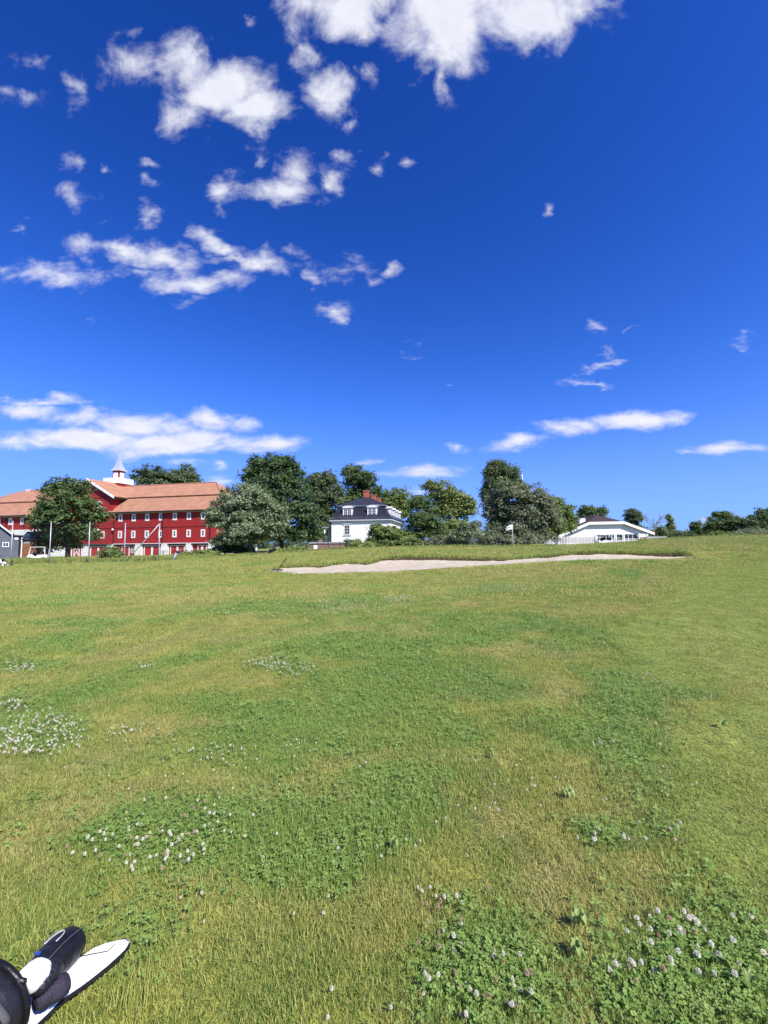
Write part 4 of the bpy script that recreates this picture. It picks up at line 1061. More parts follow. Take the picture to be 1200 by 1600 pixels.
    t_ = MB(); t_.box(gx0, gx1, -.41, -.351, 11.0 + Z0, 11.12 + Z0); t_.box(gx0, gx1, -.41, -.351, 5.15 + Z0, 5.27 + Z0); t_.build('belt_board', bpy.data.materials['dark_red_board'], T)
    for xx, zz in ((-22.6, 3.96), (-25.2, 3.96), (-27.8, 3.96), (-30.2, 3.96), (-23.6, 9.75), (-28.4, 9.75), (-24.4, 7.1), (-27.6, 7.1)):
        window(T, xx, zz + Z0, .84 if zz < 9 else 1.1, 1.36, -.352, fr=.24 if zz < 9 else .2, cross=(0, 1) if zz < 9 else (1, 1), proud=.07)
    for xx in (-20.2, -23.4):
        lp = MB(); lp.tube([(xx, -.36, 5.0 + Z0), (xx, -.55, 5.0 + Z0)], .03, 6); o = lp.build('lamp_arm', M_BLACK, T)
        gl = MB(); gl.ellipsoid((xx, -.6, 4.92 + Z0), (.2, .2, .2)); gl.build('globe', M_WHITE, o, smooth=True)
    # ridge turret
    cx, cy = -26.6, 7.0
    q = MB(); q.box(cx - 1.75, cx + 1.75, cy - 1.75, cy + 1.75, 11.5, 14.9 + Z0); q.build('turret_base', M_RED, T)
    q = MB(); q.box(cx - 1.95, cx + 1.95, cy - 1.95, cy + 1.95, 14.75 + Z0, 15.95 + Z0); q.build('turret_parapet', M_WHITE, T, bevel=.04)
    q = MB(); q.box(cx - .78, cx + .78, cy - .78, cy + .78, 15.9 + Z0, 17.65 + Z0); tb = q.build('turret_body', M_RED, T)
    for k in range(4):
        R_ = Matrix.Translation((cx, cy, 0)) @ Matrix.Rotation(k * math.pi / 2, 4, 'Z')
        s_ = MB(); s_.box(-.52, .52, -.84, -.785, 15.96 + Z0, 17.25 + Z0, R_); s_.build('louvre_panel', M_WHITE, tb)
    prof = [(1.12, 17.6), (1.08, 17.72), (.82, 18.05), (.6, 18.6), (.42, 19.3), (.25, 20.2), (.10, 21.15), (.03, 21.45)]
    s_ = MB()
    vs = []
    for (r, z) in prof:
        vs += [(cx - r, cy - r, z + Z0), (cx + r, cy - r, z + Z0), (cx + r, cy + r, z + Z0), (cx - r, cy + r, z + Z0)]
    fs = [(3, 2, 1, 0)] + [(i * 4 + k, i * 4 + (k + 1) % 4, i * 4 + 4 + (k + 1) % 4, i * 4 + 4 + k) for i in range(len(prof) - 1) for k in range(4)] + [tuple(len(prof) * 4 - 4 + k for k in range(4))]
    s_.add(vs, fs); sp = s_.build('spire', M_ZINC, T)
    f_ = MB(); f_.tube([(cx, cy, 21.3 + Z0), (cx, cy, 22.6 + Z0)], .05, 6); f_.ellipsoid((cx, cy, 21.75 + Z0), (.14, .14, .14), 8, 6); f_.box(cx - .25, cx + .3, cy - .02, cy + .02, 22.3 + Z0, 22.45 + Z0); f_.build('finial', M_ZINC, sp)
barn()

# ------------------------------------------------------------------ white house
def house():
    A_ = P(518, 850, 75.8)
    rz = -math.atan2(.17, .985)
    T = empty('white_house', (A_.x, 75.8, .9), rz)
    tag(T, 'white rendered house with black mansard roof and two dormers facing the course', 'house')
    o = -.9
    W_, D_ = 10.7, 19.5
    wt, ev, bk, rt = 5.75 + o, 6.3 + o, 8.55 + o, 10.7 + o
    m_ = MB(); m_.box(0, W_, 0, D_, -1.0, wt); m_.build('wall', M_WHITEW, T)
    c = MB(); c.box(-.42, W_ + .42, -.42, D_ + .42, wt, ev - .05); c.build('cornice', M_CORN, T, bevel=.08)
    # mansard with a flared foot
    prof = [(-.55, ev - .1), (-.1, ev + .28), (.35, ev + .85), (.75, ev + 1.55), (1.1, bk)]
    vs = []; 
    for (i_, z) in prof: vs += [(i_, i_, z), (W_ - i_, i_, z), (W_ - i_, D_ - i_, z), (i_, D_ - i_, z)]
    fs = [(3, 2, 1, 0)] + [(i * 4 + k, i * 4 + (k + 1) % 4, i * 4 + 4 + (k + 1) % 4, i * 4 + 4 + k) for i in range(len(prof) - 1) for k in range(4)] + [tuple(len(prof) * 4 - 4 + k for k in range(4))]
    r = MB(); r.add(vs, fs); r.build('mansard_roof', M_SLATE, T)
    b = MB(); b.box(.85, W_ - .85, .85, D_ - .85, bk - .02, bk + .20); b.build('upper_cornice', M_WHITE, T)
    u = MB(); i_ = .72
    u.add([(i_, i_, bk + .19), (W_ - i_, i_, bk + .19), (W_ - i_, D_ - i_, bk + .19), (i_, D_ - i_, bk + .19), (W_ / 2 - .5, 5.2, rt), (W_ / 2 + .5, 5.2, rt), (W_ / 2 + .5, D_ - 5.2, rt), (W_ / 2 - .5, D_ - 5.2, rt)],
          [(3, 2, 1, 0), (0, 1, 5, 4), (1, 2, 6, 5), (2, 3, 7, 6), (3, 0, 4, 7), (4, 5, 6, 7)]); u.build('upper_roof', M_SLATE, T)
    def dormer(x, y, R_=None, nm='dormer'):
        Mx = R_ or Matrix.Identity(4)
        d = MB(); d.box(x - .88, x + .88, y, y + 1.9, ev + .35, bk - .32, Mx); dd = d.build(nm, M_WHITE, T)
        t_ = MB(); t_.prism([Mx @ Vector(p) for p in [(x - 1.08, y - .15, bk - .32), (x + 1.08, y - .15, bk - .32), (x + .8, y - .15, bk - .12), (x + .3, y - .15, bk + .02), (x - .3, y - .15, bk + .02), (x - .8, y - .15, bk - .12)]], Mx.to_3x3() @ Vector((0, 2.0, 0))); t_.build('dormer_roof', M_WHITE, dd)
        for s_ in (-.36, .36):
            p = MB(); p.box(x + s_ - .27, x + s_ + .27, y - .03, y - .003, ev + .58, bk - .55, Mx); p.build('pane', M_GLASS, dd)
            p = MB(); p.box(x + s_ - .02, x + s_ + .02, y - .06, y - .031, ev + .58, bk - .55, Mx)
            for z in (.33, .67): zz = ev + .58 + (bk - ev - 1.13) * z; p.box(x + s_ - .27, x + s_ + .27, y - .055, y - .031, zz - .02, zz + .02, Mx)
            p.build('glazing_bar', M_WHITE, dd)
    dormer(3.0, .15); dormer(7.55, .15)
    Rr = Matrix.Translation((W_, 0, 0)) @ Matrix.Rotation(math.pi / 2, 4, 'Z')
    for yy in (4, 8, 12, 16): dormer(yy, .15, Rr)
    # front window with surround
    wn = window(T, 2.95, 4.25 + o, 1.05, 1.75, -.002, fr=.1, cross=(1, 2), proud=.08)
    tr = MB(); tr.box(2.15, 3.75, -.14, -.001, 5.22 + o, 5.38 + o); tr.box(2.2, 3.7, -.12, -.001, 3.18 + o, 3.3 + o); tr.build('window_surround', M_CORN, wn)
    window(T, 7.6, 4.25 + o, 1.05, 1.75, -.002, fr=.1, cross=(1, 2), proud=.08)
    for x, y in ((5.35, 5.6), (5.35, 12.6), (5.35, 20.0 - 1.2)):
        zt = 12.0 + o
        k = MB(); k.box(x - .48, x + .48, y - .48, y + .48, rt - 2.2, zt - .25); ch = k.build('chimney', M_BRICK, T)
        k = MB(); k.box(x - .56, x + .56, y - .56, y + .56, zt - .24, zt); k.build('chimney_cap', M_BRICK, ch)
    # porch on the left
    p = MB(); p.box(-2.6, -.43, 3.2, 7.5, 4.55 + o, 4.85 + o); p.box(-2.75, -.43, 3.05, 7.65, 4.86 + o, 5.0 + o); po = p.build('porch_roof', M_CORN, T)
    for x, y in ((-2.4, 3.4), (-1.5, 3.4), (-2.4, 7.2), (-2.4, 5.3)):
        q = MB(); q.tube([(x, y, .2), (x, y, 4.55 + o)], .13, 10); q.build('column', M_WHITE, po, smooth=True)
    f = MB(); f.box(-2.7, -.02, 3.1, 7.6, -.8, .2); f.build('porch_floor', M_COPE, T)
house()
def garden_wall():
    a, b = P(484, 858, 56), P(538, 858, 56)
    T = empty('brick_wall', (a.x, 56, a.z - .2)); tag(T, 'low brown brick garden wall with grey coping before the white house porch', 'wall')
    L = b.x - a.x
    m_ = MB(); m_.box(0, L, 0, .4, -.6, .93); m_.build('brickwork', M_WALLB, T)
    c = MB(); c.box(-.08, L + .08, -.12, .5, .932, 1.12); c.build('coping', M_COPE, T)
    c = MB(); c.box(1.25, 1.65, .02, .4, 1.121, 1.5); c.build('pillar', M_WALLB, T)
garden_wall()

# ------------------------------------------------------------------ clubhouse
def clubhouse():
    d = 100.0
    O = P(945, 850, d)
    T = empty('white_clubhouse', (O.x, d, .9)); tag(T, 'low white clubhouse with wide clipped gable and brown roof', 'building')
    def L(px, py, y=0.0):
        p = P(px, py, d); return Vector((p.x - O.x, y, p.z - .9))
    e0, c0, c1, e1 = L(871, 836.5), L(918, 816), L(972, 815), L(1019, 832)
    z_in = .55
    w0, w1 = L(884, 836), L(1011, 836)
    poly = [(w0.x, 0, -.4), (w1.x, 0, -.4), (w1.x, 0, L(1011, 830.5).z - z_in * .2), (c1.x - .3, 0, c1.z - z_in), (c0.x + .3, 0, c0.z - z_in), (w0.x, 0, L(884, 832).z - z_in * .3)]
    m_ = MB(); m_.prism(poly, (0, 16, 0)); m_.build('wall', M_WHITEW, T)
    dep = 17
    rl, rr_ = L(945, 805), None
    ridge_z = rl.z + .35; rx = rl.x
    F0 = -.75
    ex = lambda v, dy, dz=0: Vector((v.x, dy, v.z + dz))
    # ridge runs back from 4 m behind the clipped gable
    slab([ex(e0, F0), ex(c0, F0), (rx, 4, ridge_z), (rx, dep, ridge_z), ex(e0, dep)], .18).build('roof_slope', M_BROWNROOF, T)
    slab([ex(e1, F0), ex(c1, F0), (rx, 4, ridge_z), (rx, dep, ridge_z), ex(e1, dep)], .18).build('roof_slope', M_BROWNROOF, T)
    slab([ex(c0, F0), ex(c1, F0), (rx, 4, ridge_z)], .16).build('roof_hip', M_BROWNROOF, T)
    def barge(a, b):
        q = MB(); q.prism([(a.x, F0 - .08, a.z - .62), (a.x, F0 - .08, a.z + .02), (b.x, F0 - .08, b.z + .02), (b.x, F0 - .08, b.z - .62)], (0, .075, 0)); q.build('barge_board', M_WHITE, T)
    barge(e0, c0); barge(c1, e1); barge(c0, c1)
    # openings: dark windows and a covered terrace
    def opening(p0, p1, y0, y1, nb=0, hb=0):
        a, b = L(p0, y1), L(p1, y0)
        q = MB(); q.box(a.x, b.x, -.03, -.004, a.z, b.z); o = q.build('window', M_GLASS, T)
        f = MB(); t_ = .1
        f.box(a.x - t_, b.x + t_, -.07, -.004, b.z, b.z + t_); f.box(a.x - t_, b.x + t_, -.07, -.004, a.z - t_, a.z)
        f.box(a.x - t_, a.x, -.07, -.004, a.z, b.z); f.box(b.x, b.x + t_, -.07, -.004, a.z, b.z)
        for i in range(nb): xx = a.x + (b.x - a.x) * (i + 1) / (nb + 1); f.box(xx - .04, xx + .04, -.06, -.031, a.z, b.z)
        for i in range(hb): zz = a.z + (b.z - a.z) * (i + 1) / (hb + 1); f.box(a.x, b.x, -.055, -.031, zz - .05, zz + .05)
        f.build('frame', M_WHITE, o)
    opening(934, 951, 835, 844, 1, 1); opening(953, 958.5, 835, 844, 0, 1); opening(963.5, 971.5, 835, 846, 0, 1); opening(975.5, 994.5, 834.5, 849, 2, 1); opening(999, 1007, 840.5, 849, 0, 0)
    for px in (961, 973.5, 997, 1010):
        a = L(px, 849); q = MB(); q.box(a.x - .15, a.x + .15, -.62, -.34, -.4, L(px, 833.5).z); q.build('column', M_WHITE, T)
    a = L(997, 834); b = L(1010, 839)
    q = MB(); q.box(a.x, b.x, -.5, -.4, b.z, a.z); q.build('fascia_panel', M_WHITE, T)
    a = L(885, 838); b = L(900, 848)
    q = MB(); q.box(a.x, b.x, -.12, -.003, b.z, a.z - .2); q.build('garage_door', M_GREYF, T)  # grey panels put in as the shade seen through the fence gaps
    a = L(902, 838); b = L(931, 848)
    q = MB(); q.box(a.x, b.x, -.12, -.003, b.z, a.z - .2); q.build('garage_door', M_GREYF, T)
    a = L(912, 817.5); b = L(921, 809)
    q = MB(); q.box(a.x, b.x, 2, 3.4, a.z - 1, b.z); o = q.build('chimney', M_WHITE, T)
    a = L(956, 812); b = L(961, 800)
    q = MB(); q.box(a.x, b.x, 5, 5.9, a.z - 1.2, b.z); q.tube([((a.x + b.x) / 2, 5.45, b.z), ((a.x + b.x) / 2, 5.45, b.z + .35)], .25, 8); q.build('flue', M_BLACK, T)
clubhouse()
def picket_fence(name, label, p0, p1, py, d0, d1, h, gap, pw=.11, posts=()):
    a, b = P(p0, py, d0), P(p1, py, d1)
    a.z = Hs(a.x, a.y); b.z = Hs(b.x, b.y)
    v = b - a; L = math.hypot(v.x, v.y); rz = math.atan2(v.y, v.x)
    T = empty(name, a, rz); tag(T, label, 'fence', 'white picket fences by the clubhouse')
    sl_ = v.z / L
    pk = MB(); pk.box(-pw / 2, pw / 2, -.012, .012, .1, h - .06); pk.prism([(-pw / 2, -.012, h - .06), (pw / 2, -.012, h - .06), (0, -.012, h)], (0, .024, 0))
    first = None; n = int(L / gap)
    for i in range(n):
        x = i * gap
        if first is None: first = pk.build('picket', M_FENCEW, T); first.location = (x, 0, sl_ * x)
        else: share(first, 'picket', T, (x, 0, sl_ * x))
    for z in (.35, h - .3):
        r = MB(); r.prism([(0, .014, z - .05), (0, .06, z - .05), (0, .06, z + .05), (0, .014, z + .05)], (L, 0, sl_ * L)); r.build('rail', M_FENCEW, T)
    for x in [0, L] + [L * q for q in posts]:
        r = MB(); r.box(x - .1, x + .1, .0, .2, -.3, h + .15); o = r.build('post', M_FENCEW, T); o.location.z = sl_ * x
picket_fence('picket_fence', 'tall white picket fence at the left of the clubhouse', 846, 930, 850, 84, 86, 1.75, .34, .17, (.32, .66))
picket_fence('picket_fence', 'lower white picket fence in front of the clubhouse terrace', 958, 1012, 850, 84, 84, 1.0, .36, .16, (.45,))
def grey_fence():
    a, b = P(1013, 847, 92), P(1042, 846, 95); a.z = b.z = Hs(b.x, b.y)
    v = b - a; T = empty('board_fence', a, math.atan2(v.y, v.x)); tag(T, 'plain grey board fence right of the clubhouse', 'fence')
    L = math.hypot(v.x, v.y)
    for k in range(5):
        m_ = MB(); m_.box(0, L, 0, .03, .25 + k * .24, .25 + k * .24 + .21); m_.build('board', M_GREYF, T)
    for k in range(4): m_ = MB(); m_.box(L * k / 3 - .05, L * k / 3 + .05, .031, .12, -.3, 1.5); m_.build('post', M_GREYF, T)
grey_fence()
def striped():
    a = P(1003.5, 850, 90); a.z = Hs(a.x, 90)
    T = empty('striped_barrier', a); tag(T, 'small red and white striped barrier board at the clubhouse terrace', 'barrier')
    m_ = MB(); m_.box(-.65, .65, 0, .03, .75, 1.25); m_.build('board', M_WHITE, T)
    for k in range(3):
        x = -.6 + k * .42; s_ = MB(); s_.prism([(x, -.006, .75), (x + .2, -.006, .75), (x + .4, -.006, 1.25), (x + .2, -.006, 1.25)], (0, .004, 0)); s_.build('stripe', M_REDD, T)
    for x in (-.5, .5): l_ = MB(); l_.box(x - .03, x + .03, .031, .09, -.2, 1.2); l_.build('leg', M_STEEL, T)
striped()
def golf_cart(label, px, d, rz):
    a = P(px, 852, d); a.z = Hs(a.x, d)
    T = empty('golf_cart', a, rz); tag(T, label, 'golf cart', 'parked golf carts')
    b = MB(); b.prism([(-1.15, -.55, .30), (1.1, -.55, .30), (1.2, -.55, .55), (.95, -.55, .85), (.6, -.55, .55), (.1, -.55, .48), (0, -.55, .75), (-1.1, -.55, .8)], (0, 1.1, 0)); b.build('body', M_WHITE, T, bevel=.03)
    s_ = MB(); s_.box(-.45, .1, -.5, .5, .76, .9); s_.box(-.55, -.45, -.5, .5, .85, 1.25); s_.build('seat', M_BLACK, T)
    r = MB(); r.box(-.95, .85, -.58, .58, 1.82, 1.9); r.build('roof', M_WHITE, T, bevel=.03)
    for sx_ in (-.85, .78):
        for sy_ in (-.5, .5):
            p = MB(); p.tube([(sx_ + (.2 if sx_ > 0 else -.05), sy_, .7), (sx_, sy_, 1.84)], .045, 6); p.build('roof_post', M_WHITE, T)
    for sx_ in (-.75, .8):
        for sy_ in (-.55, .55):
            w_ = MB(); w_.tube([(sx_, sy_ - .09, .23), (sx_, sy_ + .09, .23)], .23, 14); o = w_.build('wheel', M_BLACK, T)
            h_ = MB(); h_.tube([(sx_, sy_ - .1, .23), (sx_, sy_ + .1, .23)], .11, 10); h_.build('rim', M_STEEL, o)
    g = MB(); g.tube([(.55, -.2, .8), (.4, -.2, 1.05)], .025, 6); o = g.build('steering_column', M_BLACK, T)
    g = MB(); g.tube([(.4 + .0, -.2 + .16 * math.cos(q), 1.05 + .16 * math.sin(q)) for q in [i * math.pi / 6 for i in range(13)]], .018, 5); g.build('steering_wheel', M_BLACK, o)
    bg_ = MB(); bg_.tube([(-.95, .2, .8), (-1.0, .2, 1.5)], [.12, .14], 8); bg_.tube([(-.95, -.2, .8), (-1.0, -.2, 1.5)], [.12, .14], 8); bg_.build('club_rack', M_DARKOPEN, T)
golf_cart('white golf cart parked in front of the clubhouse window, its front to the left', 939, 80, math.radians(205))
golf_cart('white golf cart parked beside the other one, nearer the terrace', 952, 81, math.radians(60))
golf_cart('white buggy parked in the shade beside the brown shed at far left', 61, 60, math.radians(200))

# ------------------------------------------------------------------ small buildings at the left
def grey_house():
    a = P(0, 868, 57); T = empty('grey_house', (a.x, 57, Hs(a.x, 57)), math.radians(38)); tag(T, 'dark grey boarded house with white gable trim at the left edge', 'house')
    zo = T.location.z
    def zz(px, py): return P(px, py, 57.5).z - zo
    z0, z1, z2 = zz(0, 823), zz(14, 833), zz(20, 836.5)
    sl_ = (z0 - z1) / .92; za = z0 + sl_ * 1.7
    m_ = MB(); m_.prism([(-5.5, 0, -.5), (1.85, 0, -.5), (1.85, 0, z2), (1.0, 0, z2), (.92, 0, z1 - .1), (-1.7, 0, za - .1), (-5.5, 0, za - sl_ * 3.8 - .1)], (0, 5, 0)); m_.build('wall', M_GREYB, T)
    slab([(-1.7, -.35, za + .08), (1.05, -.35, z1 - .02), (1.05, 5.2, z1 - .02), (-1.7, 5.2, za + .08)], .12).build('roof', M_BLACK, T)
    slab([(-1.7, -.35, za + .08), (-6, -.35, za - sl_ * 4.3), (-6, 5.2, za - sl_ * 4.3), (-1.7, 5.2, za + .08)], .12).build('roof', M_BLACK, T)
    b = MB(); b.prism([(-1.7, -.41, za - .12), (-1.7, -.41, za + .12), (1.1, -.41, z1 + .02), (1.1, -.41, z1 - .22)], (0, .055, 0)); b.build('barge_board', M_WHITE, T)
    slab([(.93, -.2, z2 + .1), (2.0, -.2, z2 + .02), (2.0, 5.2, z2 + .02), (.93, 5.2, z2 + .1)], .1).build('side_roof', M_BLACK, T)
    window(T, .52, zz(8, 851), .68, .66, -.003, fr=.09, cross=(1, 0))
    q = MB(); q.box(1.4, 1.78, -.08, -.002, zz(24, 843), zz(24, 840)); q.build('light_box', M_WHITE, T)
grey_house()
def shed():
    a = P(29, 866, 60); T = empty('brown_shed', (a.x, 60, Hs(a.x, 60)), math.radians(30)); tag(T, 'small brown boarded shed with dark teal roof left of the round tree', 'shed')
    L = 2.0; zt = P(40, 841, 60).z - T.location.z; zr = P(40, 832, 60).z - T.location.z
    m_ = MB(); m_.box(0, L, 0, 3, -.4, zt); m_.build('wall', M_SHED, T)
    slab([(.2, -.5, zt - .1), (L + .5, -.5, zt - .1), (L + .5, 3.2, zr + .25), (.2, 3.2, zr + .25)], .12).build('roof', M_TEAL, T)
    s_ = MB(); z = P(40, 847, 60).z - T.location.z; s_.box(.5, 1.25, -.06, -.002, z - .15, z + .15); s_.build('sign_board', M_WHITE, T)
    p = MB(); p.box(.3, .42, -.4, -.28, -.4, zt - .2); p.build('post', M_WHITE, T)
    p = MB(); p.box(.12, .4, -.46, -.25, zt - .45, zt + .1); p.build('lamp_box', M_WHITE, T)
shed()

# ------------------------------------------------------------------ ball net
POLES = [(17, 815, 873), (77, 816, 878), (138, 816, 877), (194, 818, 877), (248, 818, 874)]
PL = ['leftmost steel net pole, in front of the grey house', 'steel net pole before the left side of the round dark tree', 'steel net pole before the right side of the round dark tree',
      'steel net pole where the slanting brace meets the ground', 'last steel net pole on the right, with the brace at its top']
tops = []
for (px, pt, pb), lab in zip(POLES, PL):
    d = 43.5; b = P(px, pb, d); z0 = Hs(b.x, d); t_ = P(px + 1, pt, d)
    T = empty('net_pole', (b.x, d, z0)); tag(T, lab, 'pole', 'ball net poles')
    h = t_.z - z0
    m_ = MB(); m_.tube([(0, 0, -.3), (0, 0, h)], [.055, .045], 10); m_.build('shaft', M_STEEL, T, smooth=True)
    m_ = MB(); m_.ellipsoid((0, 0, h), (.07, .07, .06), 10, 6); m_.build('cap', M_STEEL, T, smooth=True)
    if px == 248:
        q = P(194, 877, d); m_ = MB(); m_.tube([(-.04, -.06, h - .1), (q.x - b.x + .1, -.06, Hs(q.x, d) - z0)], .045, 8); m_.build('brace', M_STEEL, T, smooth=True)
    tops.append((b.x, d, z0, h))
for i in range(4):
    (x0, d, z0, h0), (x1, _, z1, h1) = tops[i], tops[i + 1]
    T = empty('ball_net', (x0, d, z0)); tag(T, 'thin dark ball net hanging between two poles, span %s from the left' % ['first', 'second', 'third', 'fourth'][i], 'net', 'ball net spans')
    m_ = MB(); w_ = .003; hh = min(h0, h1) - .1; L = x1 - x0
    nx = int(L / .22); nz = int(hh / .22)
    for k in range(1, nx): x = L * k / nx; m_.add([(x - w_, .02, .1), (x + w_, .02, .1), (x + w_, .02, hh), (x - w_, .02, hh)], [(0, 1, 2, 3)])
    for k in range(nz + 1): z = .1 + (hh - .1) * k / nz; m_.add([(0, .022, z - w_), (L, .022, z - w_), (L, .022, z + w_), (0, .022, z + w_)], [(0, 1, 2, 3)])
    m_.build('mesh', M_NET, T)
    c = MB(); c.tube([(0, 0, hh), (L * .5, 0, hh - .04), (L, 0, hh)], .012, 5); c.build('cable', M_NET, T)

# ------------------------------------------------------------------ flag, rake, sign
def flag():
    d = 36; b = P(802, 859, d); z0 = Hs(b.x, d); t_ = P(800.5, 819, d)
    T = empty('golf_flag', (b.x, d, z0)); tag(T, 'white golf flag on a pale stick standing on the green', 'flag')
    h = t_.z - z0; lx = t_.x - b.x - .0
    m_ = MB(); m_.tube([(0, 0, -.05), (lx * .5, 0, h * .5), (lx, 0, h)], [.021, .019, .016], 8); m_.build('stick', M_WHITE, T, smooth=True)
    n = 12; vs = []; fs = []
    for i in range(n + 1):
        u_ = i / n
        for j in range(7):
            v_ = j / 6
            x = lx - .02 - u_ * .50; y = .05 * math.sin(u_ * 7 + v_) * u_; z = h - .01 - v_ * (.44 - .10 * u_) - u_ * .20 + .05 * math.sin(u_ * 4) * v_
            vs.append((x, y, z))
    for i in range(n):
        for j in range(6): fs.append((i * 7 + j, i * 7 + j + 1, i * 7 + 8 + j, i * 7 + 7 + j))
    f = MB(); f.add(vs, fs); cl = f.build('cloth', mat('flag_cloth', (.82, .80, .80), .8, (.76, .74, .75), scale=3), T, smooth=True)
    # small dark emblem printed on the cloth
    e = MB(); pts = [(.20, .13), (.26, .15), (.30, .12), (.36, .17), (.33, .22), (.26, .21), (.22, .25), (.17, .22)]
    e.add([(lx - .02 - a, .05 * math.sin(a / .5 * 7 + .4) * (a / .5) - .012, h - .01 - a * .40 - c * .9) for a, c in pts], [tuple(range(len(pts)))])
    e.build('emblem', M_BLACK, cl)
flag()
def rake():
    b = P(433, 891.5, 23.5); b.z = float(sand_z(np.array([b.x]), np.array([b.y]))[0])
    T = empty('bunker_rake', b); tag(T, 'dark bunker rake lying at the left tip of the sand', 'rake')
    m_ = MB(); m_.box(-.33, .33, -.03, .03, .03, .075, Matrix.Rotation(math.radians(-8), 4, 'Z')); m_.build('head', M_BLACK, T)
    R_ = Matrix.Rotation(math.radians(-8), 4, 'Z')
    for i in range(12):
        t_ = MB(); x = -.31 + i * .056; t_.box(x - .007, x + .007, -.012, .012, -.04, .03, R_); t_.build('tine', M_BLACK, T)
    m_ = MB(); m_.tube([(0, 0, .06), (.06, .9, .33), (.10, 1.5, .55)], .022, 8); m_.build('handle', M_WIRE, T)
    m_ = MB(); m_.tube([(.09, 1.35, .49), (.11, 1.65, .61)], .034, 8); m_.build('grip', M_BLACK, T)
rake()
def sign():
    d = 45; b = P(493, 865, d); b.z = Hs(b.x, d); t_ = P(493, 855, d); T = empty('tee_sign', b); tag(T, 'small white square sign on an orange foot before the brick wall', 'sign')
    h = max(.5, t_.z - b.z)
    m_ = MB(); m_.box(-.2, .2, -.015, .015, h - .2, h + .22); m_.build('board', M_WHITE, T, bevel=.005)
    m_ = MB(); m_.tube([(0, .02, -.1), (0, .02, h - .2)], .03, 8); m_.build('post', M_WHITE, T)
    m_ = MB(); m_.prism([(-.2, -.1, 0), (.2, -.1, 0), (.1, -.1, h - .25), (-.1, -.1, h - .25)], (0, .2, 0)); m_.build('foot', mat('orange_plastic', (.62, .16, .04), .5), T)
sign()
def wire_fence(label, p0, p1, d, h, n):
    a, b = P(p0, 860, d), P(p1, 860, d)
    T = empty('wire_fence', (a.x, d, Hs(a.x, d))); tag(T, label, 'fence', 'dark wire fences')
    L = b.x - a.x
    zs_ = [Hs(a.x + L * k / (n - 1), d) - T.location.z for k in range(n)]
    for k in range(n):
        m_ = MB(); x = L * k / (n - 1); m_.box(x - .035, x + .035, -.035, .035, zs_[k] - .2, zs_[k] + h); m_.build('post', M_WIRE, T)
    m_ = MB()
    for j in range(7):
        zz = .12 + (h - .16) * j / 6
        m_.tube([(L * k / (n - 1), -.04, zs_[k] + zz) for k in range(n)], .008, 4)
    for k in range(int(L / .25)):
        x = k * .25; z = np.interp(x, [L * q / (n - 1) for q in range(n)], zs_); m_.box(x - .004, x + .004, -.046, -.038, z + .1, z + h - .04)
    m_.build('wire', M_WIRE, T)
wire_fence('dark wire fence in front of the brick wall', 478, 548, 47, 1.05, 5)
wire_fence('dark wire fence along the trees left of the flag', 640, 790, 48, 1.1, 9)
wire_fence('low dark wire fence before the barn doors on the right', 240, 330, 58, 1.1, 7)
def mast():
    d = 130; b = P(820, 850, d); b.z = Hs(b.x, d); t_ = P(820, 740, d); T = empty('flagpole', b); tag(T, 'thin white pole top showing above the trees behind the flag', 'pole')
    h = t_.z - b.z
    m_ = MB(); m_.tube([(0, 0, -.3), (0, 0, h)], [.16, .12], 8); m_.build('shaft', M_WHITE, T, smooth=True)
    m_ = MB(); m_.ellipsoid((0, 0, h + .1), (.18, .18, .18), 8, 6); m_.build('ball', M_WHITE, T, smooth=True)
mast()

